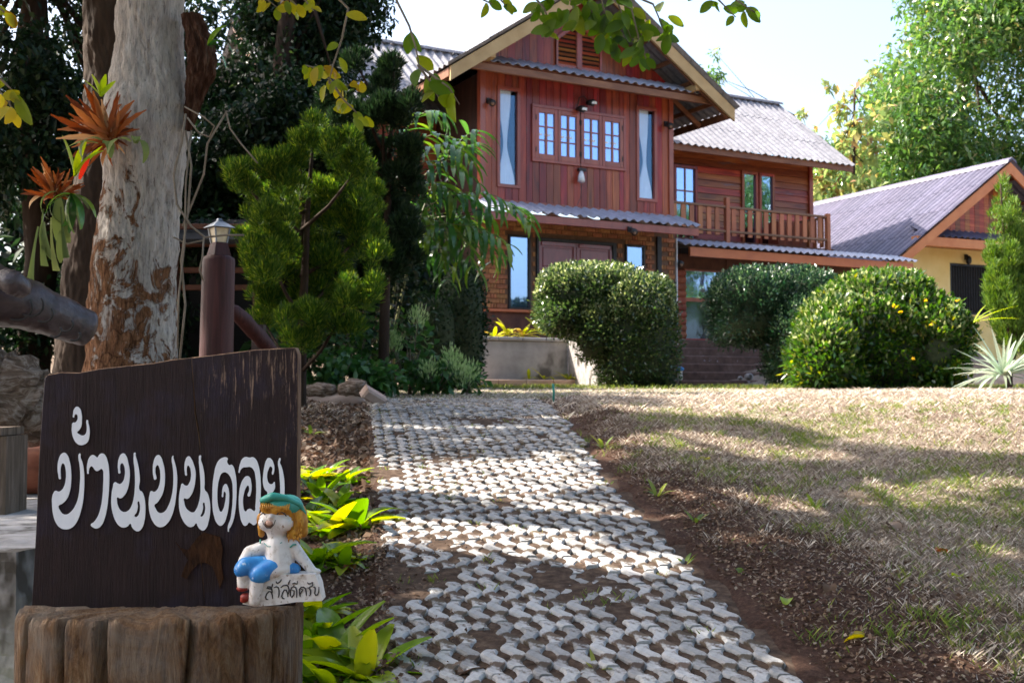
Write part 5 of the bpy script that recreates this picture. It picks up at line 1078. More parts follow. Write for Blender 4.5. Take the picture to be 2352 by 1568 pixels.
LET=[('letter',zA([(382,195),(376,150),(388,100),(418,72),(450,92),(470,150),(474,230),(466,300),(440,340),(422,362),(450,388),(480,398),(512,385),(528,345),(528,280),(524,245),(533,222),(548,262),(562,330),(560,400),(540,470),(500,500),(460,507),(415,485),(380,430),(362,360),(362,300),(372,255),(400,250),(422,225),(428,190),(418,162),(402,158),(390,175)]),()),
('letter',zA([(228,892),(208,840),(200,760),(215,660),(245,605),(275,592),(310,620),(338,700),(352,800),(352,930),(335,1040),(300,1120),(250,1170),(212,1192),(230,1250),(262,1285),(300,1290),(350,1260),(400,1190),(435,1090),(452,950),(456,820),(447,720),(436,650),(440,610),(450,600),(460,612),(458,640),(480,700),(496,790),(502,900),(497,1050),(480,1180),(445,1310),(400,1400),(350,1445),(290,1458),(230,1440),(180,1380),(150,1290),(138,1180),(140,1090),(158,1040),(175,1022),(210,1032),(245,1015),(275,970),(292,900),(296,830),(288,760),(272,718),(258,712),(242,735),(233,790),(234,850)]),()),
('letter',zA([(545,832),(533,790),(540,700),(560,645),(595,618),(625,630),(648,645),(672,615),(705,600),(740,625),(768,700),(782,800),(784,920),(775,1080),(758,1220),(730,1340),(690,1420),(645,1448),(600,1435),(576,1405),(610,1375),(655,1310),(690,1200),(708,1080),(716,950),(718,850),(712,790),(695,775),(670,790),(645,800),(620,785),(600,755),(580,745),(562,765),(552,800)]),()),
('letter',zA([(900,828),(884,780),(882,720),(895,650),(920,608),(945,600),(975,630),(1000,710),(1015,800),(1010,920),(985,1020),(950,1080),(910,1108),(875,1098),(872,1140),(885,1200),(915,1248),(955,1262),(1000,1245),(1035,1195),(1060,1110),(1073,1000),(1076,880),(1070,770),(1060,690),(1060,640),(1074,590),(1082,625),(1100,690),(1120,790),(1130,900),(1128,1018),(1150,1030),(1175,1080),(1190,1160),(1192,1260),(1180,1370),(1150,1450),(1110,1480),(1070,1465),(1040,1430),(1024,1395),(990,1425),(945,1438),(900,1420),(860,1370),(825,1280),(808,1180),(810,1080),(825,980),(848,925),(870,935),(905,945),(940,915),(958,860),(962,790),(948,730),(928,710),(912,725),(905,770)]),(zA([(1115,1140),(1128,1165),(1133,1210),(1125,1270),(1105,1308),(1080,1318),(1068,1305),(1090,1270),(1106,1210)]),)),
('letter',zB([(165,540),(140,490),(130,400),(140,290),(170,205),(210,175),(245,200),(280,290),(303,400),(308,520),(300,640),(275,740),(235,820),(190,880),(155,908),(175,970),(210,1018),(255,1028),(310,1000),(360,920),(400,810),(425,680),(433,540),(430,420),(420,330),(408,250),(415,200),(430,185),(433,215),(445,260),(470,350),(487,480),(485,640),(470,800),(445,950),(400,1090),(340,1185),(260,1235),(190,1220),(130,1150),(90,1050),(72,940),(72,830),(85,750),(105,705),(145,718),(190,690),(225,620),(240,540),(240,440),(225,360),(200,325),(178,345),(167,420)]),()),
('letter',zB([(622,480),(600,420),(595,340),(610,255),(635,205),(660,195),(695,230),(730,310),(758,420),(755,540),(730,680),(690,770),(640,820),(590,815),(592,870),(610,940),(650,990),(725,1018),(770,970),(805,880),(828,760),(832,620),(825,480),(815,360),(808,260),(828,180),(838,250),(865,340),(885,450),(892,580),(895,690),(930,730),(955,800),(972,900),(972,1020),(950,1150),(915,1250),(870,1285),(820,1262),(785,1210),(770,1180),(730,1220),(680,1235),(620,1200),(560,1110),(525,1000),(515,890),(520,760),(540,650),(562,595),(595,620),(635,625),(670,580),(690,510),(690,420),(670,350),(648,332),(632,360),(628,420)]),(zB([(880,875),(898,920),(900,980),(880,1050),(850,1080),(832,1078),(850,1030),(868,960)]),)),
('letter',zB([(1155,795),(1148,740),(1155,670),(1175,620),(1200,600),(1230,640),(1250,720),(1252,830),(1240,960),(1215,1080),(1175,1180),(1125,1215),(1075,1180),(1030,1070),(1008,930),(1005,780),(1010,620),(1030,460),(1060,330),(1110,245),(1160,215),(1205,210),(1232,230),(1222,270),(1230,300),(1255,325),(1285,318),(1310,340),(1340,430),(1358,560),(1362,700),(1355,860),(1340,1010),(1310,1150),(1275,1230),(1250,1270),(1243,1305),(1232,1265),(1240,1200),(1270,1120),(1290,1000),(1303,850),(1305,700),(1295,570),(1265,490),(1220,440),(1180,430),(1140,450),(1105,530),(1085,640),(1078,760),(1082,870),(1100,960),(1130,1010),(1165,970),(1190,880),(1203,790),(1195,720),(1180,715),(1168,750)]),()),
('letter',zB([(1398,440),(1395,390),(1415,300),(1445,235),(1490,205),(1550,215),(1600,208),(1640,235),(1680,320),(1705,440),(1717,580),(1717,720),(1708,900),(1690,1050),(1665,1150),(1640,1195),(1610,1205),(1580,1185),(1545,1168),(1515,1205),(1480,1215),(1440,1165),(1410,1050),(1395,900),(1398,760),(1420,620),(1460,530),(1510,485),(1550,500),(1575,570),(1582,660),(1570,740),(1548,785),(1525,775),(1530,735),(1545,700),(1545,650),(1530,625),(1500,655),(1470,740),(1455,840),(1460,930),(1475,990),(1495,1005),(1525,975),(1560,965),(1600,990),(1622,1000),(1638,920),(1648,780),(1650,640),(1640,500),(1615,400),(1570,355),(1510,355),(1450,365),(1415,405)]),()),
('letter',zB([(1890,465),(1880,440),(1888,400),(1885,365),(1860,345),(1830,390),(1810,470),(1815,540),(1835,590),(1865,605),(1900,590),(1915,570),(1925,600),(1920,680),(1860,760),(1850,860),(1880,930),(1930,930),(1975,860),(2000,760),(2002,640),(1995,520),(1985,400),(1970,310),(1978,250),(2000,220),(2008,245),(1998,285),(2020,340),(2050,460),(2065,600),(2062,780),(2035,930),(1985,1040),(1920,1070),(1840,1030),(1790,930),(1790,810),(1815,730),(1775,680),(1750,590),(1752,480),(1770,350),(1800,250),(1830,220),(1870,235),(1905,300),(1917,370),(1910,430)]),())]
MT['signwhite']=M('sign_white_paint',[(.3,(.78,.80,.86)),(.7,(.86,.88,.92))],(60,60,12),.5,.15,.001,.3,spots=((.30,.26,.25),(90,90,20),.70))
for nm,P,H in LET: flat(P,YB-.0012,nm,MT['signwhite'],sign,.0022,True,H)
# ------------------------------------------------------------------ clay figurine
def blob(name,prims,vox,m,parent,sm_it=3):
    mb=MB()
    for q in prims:
        if q[0]=='s': mb.sphere(q[1],q[2],16,11)
        else:
            p0,p1,r0,r1=q[1:]; p0=np.asarray(p0,float);p1=np.asarray(p1,float); k=9
            for i in range(k): u=i/(k-1); mb.sphere(p0+(p1-p0)*u,r0+(r1-r0)*u,14,9)
    ob=mb.build('tmp',m); r=ob.modifiers.new('r','REMESH'); r.mode='VOXEL'; r.voxel_size=vox; s=ob.modifiers.new('s','SMOOTH'); s.iterations=sm_it; s.factor=.5
    bpy.context.view_layer.update(); me=bpy.data.meshes.new_from_object(ob.evaluated_get(bpy.context.evaluated_depsgraph_get())); bpy.data.objects.remove(ob)
    me.materials.clear(); me.materials.append(m); me.polygons.foreach_set('use_smooth',[True]*len(me.polygons)); return link(name,me,parent)
YF=2.44; US=.6125/2.851/FPX*YF            # metres per pixel of the close-up
fo=at((850+560/2.851)*.6125,(1750+1440/2.851)*.6125,YF); fig=thing('clay_figurine','laughing clay figurine in a green cap and blue shorts leaning on the name board','figurine',fo)
def fz(x,y,d=0): q=at((850+x/2.851)*.6125,(1750+y/2.851)*.6125,YF)-fo; return np.array([q[0],q[1]+d*US,q[2]])
def S(x,y,d,rx,ry,rz): return ('s',fz(x,y,d),np.array([rx,rz,ry])*US)
def Cp(a,b,r0,r1): return ('c',fz(*a),fz(*b),r0*US,r1*US)
MT['clay']=M('white_clay',[(.28,(.40,.33,.28)),(.48,(.70,.66,.63)),(.8,(.79,.77,.76))],(45,45,45),.38,.5,.002,.5,spots=((.26,.19,.14),(95,95,70),.62))
MT['hair']=M('golden_clay',[(.3,(.30,.11,.012)),(.6,(.62,.30,.03)),(.85,(.74,.45,.08))],(70,70,30),.55,.8,.004,.4)
MT['teal']=M('teal_glaze',[(.3,(.02,.20,.16)),(.7,(.05,.36,.29))],(25,25,25),.4,.2,.002,.5)
MT['blue']=M('blue_glaze',[(.3,(.015,.15,.46)),(.7,(.05,.30,.66))],(40,40,40),.35,.4,.002,.5,spots=((.50,.62,.74),(60,60,60),.63))
MT['redg']=M('red_glaze',[(.3,(.16,.015,.012)),(.7,(.30,.035,.022))],(30,30,30),.5,.2,.002,.4)
MT['ink']=M('dark_ink',[(.3,(.025,.022,.022)),(.7,(.06,.05,.05))],(90,90,90),.7,.1,.001)
blob('body',[S(535,555,0,185,180,150),S(440,590,-60,90,90,80),S(630,590,-60,100,95,80),Cp((520,680,10),(545,800,20),100,95),Cp((550,840,20),(560,1040,20),135,165),
  Cp((430,850,20),(250,920,0),75,80),Cp((250,920,0),(190,1010,-40),80,62),Cp((690,830,20),(790,960,10),72,64),Cp((790,960,10),(905,1095,0),64,50),S(965,1115,0,45,32,40),
  Cp((420,1050,-20),(215,1080,-120),80,78),Cp((210,1080,-120),(205,1240,-120),76,66),Cp((620,1080,-40),(390,1120,-150),90,80),Cp((370,1130,-150),(330,1400,-140),80,66),S(505,515,-150,30,30,40)],.0026,MT['clay'],fig,4)
blob('shorts',[Cp((430,1030,-10),(235,1040,-125),90,98),Cp((225,1045,-125),(200,1075,-128),96,92),Cp((740,1085,-10),(520,1060,-40),55,112),Cp((520,1060,-50),(375,1130,-155),112,98)],.003,MT['blue'],fig)
blob('hair',[S(720,520,40,135,150,120),S(775,600,30,90,130,110),S(740,690,10,80,85,90),S(690,730,10,55,50,60),S(810,690,40,55,70,70),S(370,640,10,40,110,60),S(360,560,0,40,70,60),S(560,440,-60,170,80,110),S(450,440,-70,75,60,80),S(660,440,-40,80,80,90),S(370,715,10,36,40,40)],.003,MT['hair'],fig,1)
for k in range(26):
    a=random.uniform(0,1); x=random.uniform(640,830); y=random.uniform(470,740); MB().tube([fz(x,y,-72-random.uniform(0,14)),fz(x+random.uniform(-12,12),y+26,-84),fz(x+random.uniform(-16,16),y+55,-70)],[6*US,9*US,5*US],6).build('curl',MT['hair'],fig,True)
for k in range(15):
    x=400+k*21; y0=370+abs(k-6)*1.5; MB().tube([fz(x,y0,-122),fz(x-3,y0+45,-162),fz(x-4,y0+88-random.uniform(0,24),-158)],[8*US,11*US,5*US],6).build('fringe_lock',MT['hair'],fig,True)
blob('cap',[S(585,410,-10,190,120,150),S(655,420,20,160,125,140),S(740,440,40,80,80,90)],.003,MT['teal'],fig,3)
blob('cap_brim',[Cp((408,345,-90),(520,300,-150),38,46),Cp((520,300,-150),(650,318,-120),46,36),Cp((650,318,-120),(790,400,-40),36,32),Cp((790,400,-40),(835,500,10),32,20)],.0028,MT['teal'],fig,2)
for pts in ([(395,498),(412,478),(432,478),(447,495)],[(568,490),(592,468),(625,468),(652,485),(668,510)]):
    MB().tube([fz(x,y,-156 if x<500 else -150) for x,y in pts],7*US,6).build('eye',MT['ink'],fig,True)
blob('mouth',[S(482,588,-134,55,40,20),S(482,606,-130,40,34,18)],.0022,M('mouth_glaze',[(.3,(.10,.05,.035)),(.7,(.22,.12,.08))],(40,40,40),.5,.1),fig,2)
MB().tube([fz(x,y,-146) for x,y in ((412,552),(430,598),(465,636),(500,636),(535,598),(552,550))],4*US,6).build('lip',MT['ink'],fig,True)
MB().sphere(fz(487,580,-152),np.array([36,10,26])*US).build('tongue',M('pink_glaze',[(.3,(.52,.28,.20)),(.7,(.66,.42,.32))],(40,40,40),.5,.1),fig,True)
MB().tube([fz(x,y,-95) for x,y in ((420,800),(460,838),(520,835),(612,792))],5*US,6).build('necklace',MT['teal'],fig,True)
MB().tube([fz(690,850,-58),fz(720,822,-60),fz(755,820,-52)],9*US,6).build('sleeve_edge',MT['teal'],fig,True)
MB().tube([fz(368,770,-40),fz(372,810,-55)],9*US,6).build('sleeve_edge',MT['teal'],fig,True)
blob('shoe',[S(200,1275,-125,68,36,62)],.0028,MT['redg'],fig); blob('shoe',[S(235,1365,-130,62,46,62),S(215,1400,-130,45,28,45)],.0028,MT['redg'],fig)
bs=MB(); Pb=[(545,1130),(965,1125),(1010,1235),(1042,1405),(760,1420),(560,1450),(330,1468),(200,1440),(215,1400),(400,1330),(420,1190)]
fr_=[fz(x,y,-128) for x,y in Pb]; bk=[fz(x,y,105) for x,y in Pb]; n=len(Pb)
bs.add(fr_+bk,[tuple(range(n)),tuple(range(2*n-1,n-1,-1))]+[((i+1)%n,i,n+i,n+(i+1)%n) for i in range(n)]).build('base_block',MT['clay'],fig)
zC=lambda x,y:((980+x/9.046),(2160+y/9.046))
TXT=[[(235,785),(165,770),(140,700),(190,580),(260,510),(330,520),(370,620),(385,760)],[(180,420),(220,350),(300,350),(350,430),(380,560)],[(350,380),(372,310),(388,245)],[(195,405),(260,410),(340,440)],
 [(430,380),(500,345),(570,370),(600,470),(600,600),(575,720)],[(500,165),(515,215),(560,225),(620,190),(690,100)],
 [(790,755),(720,740),(690,670),(720,560),(780,460),(840,460),(890,560),(900,690)],[(660,380),(740,310),(850,290),(910,340),(940,450),(920,600)],[(900,290),(935,210),(980,110)],
 [(1030,470),(1110,480),(1110,560),(1100,620),(1030,710),(985,650),(985,500),(1020,380),(1090,340),(1170,380),(1200,500),(1200,720)],[(1050,245),(1130,225),(1215,262)],[(1222,150),(1218,262)],
 [(1320,690),(1295,560),(1295,430),(1350,365),(1430,360),(1500,420),(1520,540),(1525,660)],[(1325,600),(1370,500),(1410,450),(1340,420)],
 [(1560,385),(1620,385),(1670,480),(1670,600),(1620,665)],[(1620,370),(1700,330),(1740,320),(1745,190)],[(1560,200),(1600,250),(1670,240),(1735,195)],
 [(1760,370),(1810,355),(1830,420),(1810,580),(1850,640),(1910,620),(1945,520),(1955,350)]]
YT_=YF-128*US
for k,P in enumerate(TXT):
    W_=[at(zC(x,y)[0]*.6125,zC(x,y)[1]*.6125,YT_-.0004)-fo for x,y in P]; MB().tube(W_,[.0010]+[.0016]*(len(P)-2)+[.0010],6).build('handwritten_stroke',MT['ink'],fig,True)
for (x,y,h,r_,l) in ((24.5,25,10,2.6,'garden tree standing beyond the right edge of the picture'),(24,21,9.5,2.3,'second garden tree beyond the right edge of the picture'),(-9,-9,12,4.2,'unseen tall tree added behind the photographer on the left'),(0,-13,12,4.6,'unseen tall tree added straight behind the photographer'),(9,-10,11,4.2,'unseen tall tree added behind the photographer on the right'),(15,-2,9,3.6,'unseen spreading tree added behind the right side of the lawn')):  # trees behind the camera are added to cut the sky fill
    z=float(G(x,y)); tree('garden_tree',l,(x,y),[(x,y,z-.1),(x,y,z+2),(x+.1,y,z+h*.6),(x,y,z+h)],[.2,.18,.12,.05],[(np.array([x,y,z+h*.65])+inball(1)[0]*np.array([r_,r_,h*.32]),random.uniform(.3,.42)*r_) for _ in range(26)],9000,.09*r_,.05*r_,LF['mango'],.3,False,.3)
# ------------------------------------------------------------------ ferns and orchids on the trunks
def shield(t,pts,Y,m,n=7,name='shield_frond'):
    """curved frond sheet: list of (x,y) rim points fanned from a root"""
    o=np.array(t.location); root=at(*pts[0],Y)-o; V=[root]; F=[]; rim=pts[1:]
    for j in range(1,n+1):
        u=j/n
        for (x,y) in rim:
            q=at(pts[0][0]+(x-pts[0][0])*u,pts[0][1]+(y-pts[0][1])*u,Y-.16*math.sin(u*2.0)-.03*math.sin(u*9+x*.2))-o; V.append(q+rng.normal(size=3)*.003*u)
    k=len(rim)
    for i in range(k-1): F.append((0,1+i,2+i))
    for j in range(n-1):
        for i in range(k-1): F.append((1+j*k+i,1+(j+1)*k+i,2+(j+1)*k+i,2+j*k+i))
    return MB().add(V,F).build(name,m,t,True)
MT['fernbrown']=LF['fern']
t=thing('staghorn_fern','large rust brown staghorn fern on the pale trunk','fern',at(260,330,5.0))
fb=[blademe('frond_tip',.27,.040,LF['fern'],d,9,.6,.10,lambda u:(.45+.6*u)*(1+.22*math.sin(u*23+d*9)) if u<.7 else (1-u)*2.6*(1+.5*math.sin(u*60))) for d in (.9,.3,1.7,-.4)]
def fan(t,root,Y,angs,sc):
    for k,(a_,l_) in enumerate(angs):
        o=link('dry_frond',random.choice(fb),t); orient(o,at(root[0]+random.uniform(-12,12),root[1]+random.uniform(-10,10),Y+random.uniform(-.04,.04))-np.array(t.location),(math.cos(R(a_)),-.45+random.gauss(0,.35),math.sin(R(a_))),(random.gauss(0,.25),-1,.2),l_*sc)
fan(t,(255,318),4.93,[(random.gauss(128,42),random.uniform(.4,1.3)) for _ in range(84)]+[(random.uniform(20,75),random.uniform(.4,.8)) for _ in range(14)]+[(random.uniform(180,340),random.uniform(.25,.5)) for _ in range(14)],.74)
gl=[blademe('leaf',.14,.035,LF['ferng'],d,7) for d in (1.2,2.0,2.6)]; ll=[blademe('leaf',.13,.04,LF['lime'],.3,6)]
for px,py,dx,dz in ((232,322,-.3,-.6),(240,330,.2,-1),(300,325,-.2,-.9),(308,322,.5,-.8),(225,330,-.5,-1),(312,330,.1,-1)):
    o=link('hanging_frond',random.choice(gl),t); orient(o,at(px,py,4.78)-np.array(t.location),(dx,-.3,.5+.3*dz),scale=1.15)
for dx,dz in ((-.5,.7),(-.2,1),(.2,1),(.5,.6)):
    o=link('young_frond',ll[0],t); orient(o,at(232,222,4.8)-np.array(t.location),(dx,-.2,dz),scale=.75)
t=thing('staghorn_fern','sunlit dry tan fern with hanging green fronds left of the pale trunk','fern',at(120,430,5.0))
fan(t,(128,448),4.93,[(random.gauss(105,45),random.uniform(.4,1.2)) for _ in range(66)],.52)
for px,py,dx,dz,s in ((128,440,-.9,.1,1.2),(140,445,.9,.2,1.2),(150,450,.7,-.3,1.3),(125,455,-.6,-.5,1.2),(135,455,.1,-.9,1.5),(100,510,-.1,-1,1.4),(150,510,.1,-1,1.4),(98,540,.0,-1,.9),(140,530,.1,-1,1.1)):
    o=link('green_frond',random.choice(gl),t); orient(o,at(px,py,4.85)-np.array(t.location),(dx,-.25,dz),scale=s)
wl=[blademe('frond',.26,.036,LF['ferng'],d,8,.25,.1,lambda u:.25+.75*u*u) for d in (.3,.7)]
for px,py,dx in ((100,480,-.08),(140,475,.1),(118,500,.0),(88,520,-.15)):
    o=link('hanging_frond',random.choice(wl),t); orient(o,at(px,py,4.84)-np.array(t.location),(dx,-.1,-1),(0,-1,0),random.uniform(.75,1.05))
t=thing('orchid_clump','green strap leaved orchid with red bract beside the tan fern','orchid',at(180,420,5.0))
ol=[blademe('leaf',.17,.03,LF['lime'],d,6) for d in (.3,.9)]; og=[blademe('leaf',.18,.035,LF['palm'],d,6) for d in (1.2,1.9)]
for dx,dz in ((.4,1),(.1,1),(-.1,.9),(.55,.8)): o=link('leaf',random.choice(ol),t); orient(o,at(172,405,4.85)-np.array(t.location),(dx,-.1,dz),scale=1.05)
for dx,dz in ((.5,-.5),(.8,-.2),(-.6,-.3),(.2,-.9),(-.3,-.8),(.4,-.9),(-.8,.0)): o=link('leaf',random.choice(og),t); orient(o,at(165,445,4.8)-np.array(t.location),(dx,-.3,dz+.2),scale=1.0)
o=link('bract',blademe('bract',.10,.035,LF['redl'],.2,5),t); orient(o,at(183,412,4.8)-np.array(t.location),(.35,-.1,.9))
t=thing('branch_fern','small green epiphyte on the knotty stub','fern',at(478,120,5.0))
for dx,dz in ((.9,.3),(.6,.7),(.3,1),(1,-.2)): o=link('leaf',random.choice(og),t); orient(o,at(478,105,4.9)-np.array(t.location),(dx,-.2,dz),scale=.8)
t=thing('hanging_vines','bare twisted vines hanging beside the pale trunk','vine',at(430,500,5.0)); o=np.array(t.location)
for P,r in (([(425,245),(470,270),(492,290),(480,315),(455,305),(430,270)],.004),([(520,255),(495,300),(478,330),(470,400),(440,470),(420,520)],.005),([(428,262),(415,330),(400,400),(405,470),(440,520),(470,545),(520,540),(560,540)],.005),([(425,300),(440,380),(432,480),(418,600),(425,700),(412,840)],.005),([(468,545),(465,590),(458,620),(468,645)],.004),([(520,255),(528,295),(555,330),(590,375)],.004),([(400,545),(430,560),(468,552)],.004),([(440,300),(428,420),(425,560),(410,680),(408,800)],.004)):
    Q=[at(x+random.uniform(-2,2),y,4.95-.05*random.random())-o for x,y in P]; MB().tube(Q,r,6).build('vine',MT['twig'],t,True)
# ------------------------------------------------------------------ leafy twigs hanging into the picture
def lf_me(name,L,W,m,droop): return blademe(name,L,W,m,droop,6,.2,.03,lambda u:math.sin(math.pi*min(1,.06+u*.90))**.8)
GL=[lf_me('leaf',.095,.052,LF['gleaf'],d) for d in (.3,.9)]; YL=[lf_me('leaf',.085,.045,LF['yleaf'],d) for d in (.4,1.0)]
def hanging(label,paths,Y,n,me,sc=1.0,spread=18,name='hanging_branch'):
    t=thing(name,label,'branch',at(*paths[0][0],Y)); o=np.array(t.location)
    for P in paths:
        Q=[at(x,y,Y+random.uniform(-.05,.05))-o for x,y in P]; MB().tube(Q,np.linspace(.007,.0025,len(Q)),6).build('twig',MT['twig'],t,True)
    for k in range(n):
        P=paths[k%len(paths)]; u=random.random()**.6*(len(P)-1); i=min(int(u),len(P)-2); f=u-i; x=P[i][0]*(1-f)+P[i+1][0]*f+random.gauss(0,spread*.4); y=P[i][1]*(1-f)+P[i+1][1]*f+random.gauss(0,spread*.3)
        ob=link('leaf',random.choice(me),t); q=at(x,y,Y+random.uniform(-.12,.12))-o; d=np.array([random.gauss(0,.7),random.gauss(0,.5),random.uniform(-1.2,.0)]); orient(ob,q,d,(random.gauss(0,.6),-1,random.gauss(0,.4)),sc*random.uniform(.7,1.2))
    return t
hanging('green leafy branch hanging over the gable peak',[[(1180,-60),(1250,20),(1270,70)],[(1200,-80),(1310,0),(1330,50)],[(1220,-80),(1380,-5),(1400,70),(1420,100)],[(1240,-90),(1450,20),(1470,100),(1490,150)],[(1260,-90),(1500,10),(1530,80)],[(1300,-90),(1420,10),(1450,90)],[(1230,-60),(1350,-10),(1360,30)]],5.0,120,GL,.95,34)
hanging('sparse leaf sprigs at the top right of the sky',[[(1560,-60),(1640,-10),(1690,40)],[(1600,-70),(1690,0),(1735,30)]],5.4,14,GL,.8,16)
hanging('few leaves against the sky left of the gable',[[(1060,-60),(1110,0),(1130,10)],[(1100,-60),(1150,0),(1160,12)]],5.4,7,GL,.8,10)
hanging('yellowing twig hanging in front of the dark tree',[[(720,-60),(800,20),(785,90),(765,150),(755,190)],[(765,150),(740,160),(700,150)],[(755,190),(790,200),(830,185)],[(755,180),(790,230),(830,270)]],5.2,34,YL,1.0,16)
hanging('dark leaves on a twig beside the left roof',[[(880,-60),(940,60),(955,110),(965,160)],[(960,150),(990,190),(1010,230)],[(960,150),(1030,200),(1055,240)]],5.2,10,GL,1.25,8)
hanging('yellow leaved twigs along the top left edge',[[(480,-60),(600,-10),(640,20)],[(540,-60),(660,-5),(690,20)],[(600,-60),(700,0),(720,25)]],5.4,18,YL,.8,14)
hanging('green and yellow twig at the left edge',[[(-60,120),(10,190),(40,220)],[(-60,160),(20,230),(30,260)],[(-50,0),(0,20),(30,45)]],4.6,14,YL,1.3,12)
# ------------------------------------------------------------------ bromeliads along the path
BL=[blademe('leaf',.205,.066,LF['brom'],d,6,.35,.04,lambda u:math.sin(math.pi*min(1,.22+u*.74))**.7) for d in (.5,.9,1.4)]
for px,py,l,n,s in ((700,1105,'lime rosette right behind the name board corner',11,1.0),(745,1095,'sunlit lime rosette nearest the litter bank',12,.95),(790,1110,'sunlit lime rosette touching the paver edge',10,.85),(735,1150,'bright rosette above the figurine cap',12,1.0),(780,1165,'green rosette just left of the sunny pavers',12,1.05),(700,1190,'half hidden rosette behind the figurine hair',10,.9),(815,1215,'large dark green rosette spreading over the paver edge',14,1.25),(760,1225,'rosette with upright leaves right of the figurine',11,1.1),(730,1290,'olive rosette with yellow tips above the figurine base',12,1.15),(790,1300,'small flat rosette on the shaded soil',8,.8),(715,1420,'glossy rosette directly under the figurine base',11,1.0),(735,1470,'pale green rosette beside the stump side',11,1.0),(700,1520,'low dark rosette at the stump foot',10,.9),(770,1510,'big green rosette at the bottom edge by the stump',13,1.2),(835,1560,'broad leaved rosette at the bottom of the picture',13,1.25),(760,1585,'rosette cut off by the bottom edge',12,1.1)):
    p=gp(px,py); rosette('bromeliad',l,(p[0],p[1],p[2]-.005),int(n*1.5),BL,(.2,1.3),(.8*s,1.25*s),group='bromeliads beside the path')
for px,py,l in ((20,1545,'dark leafy plant in the bottom left corner'),(60,1500,'leafy sprout between the stump and the terrace')):
    p=at(px,py,2.95); p[2]=float(G(p[0],p[1])); rosette('bromeliad',l,p,12,BL,(.4,1.3),(1.0,1.5))
# ------------------------------------------------------------------ edging logs, brick scrap, litter
for (P,r,l,m) in (([(690,902),(735,898),(775,899)],.085,'pale grey log at the left of the edging','drift'),([(775,902),(812,892),(845,893)],.10,'whitish thick log end of the edging','drift'),([(680,925),(760,922),(840,918)],.09,'reddish lower log of the edging','kerb')):
    lumpy(MB(),[at(x,y,11.4) for x,y in P],[r*.8,r,r*.85],14,.15,5).build('edging_log',MT[m],smooth=True,label=l,cat='log')
p=at(857,912,11.0); MB().cbox(-.12,.12,-.06,.06,-.05,.06,.02).build('brick_scrap',MT['kerb'],loc=p,rot=(.5,.5,.6),label='broken pink brick at the corner of the paved path',cat='brick')
def scatter(n,fn):
    out=[]
    while len(out)<n:
        k=4000; x,y=fn(k); m=np.ones(len(x),bool); out+=list(zip(x[m],y[m]))
    return np.array(out[:n])
def chips(name,label,cat,m,pts,size,flat=.5,lift=0):
    n=len(pts); P=np.stack([pts[:,0],pts[:,1],G(pts[:,0],pts[:,1])+lift+size*.2],1); D=unit(rng.normal(size=(n,3))*np.array([1,1,flat])); V,F=leafgeo(P,D,size*rng.uniform(.5,1.4,n),size*rng.uniform(.3,.9,n),.1)
    link(name,npmesh(name,V,F,m),None,label=label,cat=cat,kind='stuff')
LF['litter']=leafm('dry_litter',[(0,(.06,.035,.02)),(.4,(.16,.10,.065)),(.8,(.22,.16,.12)),(1,(.30,.25,.20))],.1,.8,.2)
def fbank(k): y=rng.uniform(5.4,11.6,k); return xl(y)-.03-rng.random(k)**1.4*2.2,y
chips('leaf_litter','brown leaf litter and chips on the bank left of the path','litter',LF['litter'],scatter(14000,fbank),.05,.5)
def fpath(k): y=rng.uniform(3.2,11.5,k); return xl(y)-.3+rng.random(k)*1.9,y
def dens(pts,th,s,seed): return pts[nz(pts[:,0],pts[:,1],s,seed)>th]
pp=dens(scatter(15000,fpath),.28,2.1,8); pp2=scatter(2500,lambda k:(lambda y:(xl(y)-.25+rng.random(k)*.5,y))(rng.uniform(3.2,5.4,k)))
chips('path_litter','soil crumbs and dry bits scattered on the pavers','litter',LF['litter'],np.concatenate([pp,pp2]),.022,.35,.012)
# ------------------------------------------------------------------ grass
LF['dry']=leafm('dry_grass_blade',[(0,(.11,.08,.058)),(.3,(.25,.195,.145)),(.6,(.43,.355,.28)),(.85,(.62,.54,.45)),(1,(.80,.74,.66))],.25,.8,.15,1.0)
LF['grass']=leafm('green_grass_blade',[(0,(.07,.12,.025)),(.6,(.14,.20,.04)),(1,(.26,.27,.07))],.35,.6,.25)
def blades(name,label,m,pts,h,w,lean):
    n=len(pts); P=np.stack([pts[:,0],pts[:,1],G(pts[:,0],pts[:,1])-.003],1); a=rng.random(n)*2*math.pi; d=np.stack([np.cos(a)*lean,np.sin(a)*lean,np.ones(n)],1)*(h*rng.uniform(.5,1.3,n))[:,None] if np.isscalar(lean) else None
    s=np.stack([-np.sin(a),np.cos(a),np.zeros(n)],1)*(w*rng.uniform(.6,1.2,n)/2)[:,None]
    V=np.stack([P-s,P+s,P+d*.6+s*.6+np.stack([d[:,0]*.1,d[:,1]*.1,0*d[:,2]],1),P+d*np.array([1.25,1.25,.85])],1).reshape(-1,3); b=np.arange(n)*4
    F=np.concatenate([np.stack([b,b+1,b+2],1),np.stack([b,b+2,b+3],1)]); link(name,npmesh(name,V,F,m),None,label=label,cat='grass',kind='stuff')
def flawn(lo,hi,wid=None):
    def f(k): y=lo+(hi-lo)*rng.random(k); w_=.5*y+1.2; return xr(y)+.10+rng.random(k)**1.1*w_,y
    return f
def thin(pts,seed):
    d=pts[:,0]-xr(pts[:,1]); k=(nz(pts[:,0],pts[:,1],1.7,seed)*.4+.65>rng.random(len(pts)))&(rng.random(len(pts))<sm((d-.08-.20*sm((7.5-pts[:,1])/3.5)-nz(pts[:,0],pts[:,1],2.2,5)*.22)/.55)*.97+.03); return pts[k]
blades('dry_grass','short dry straw coloured grass over the lawn',LF['dry'],thin(scatter(170000,flawn(2.8,6.5)),3),.020,.0028,1.1)
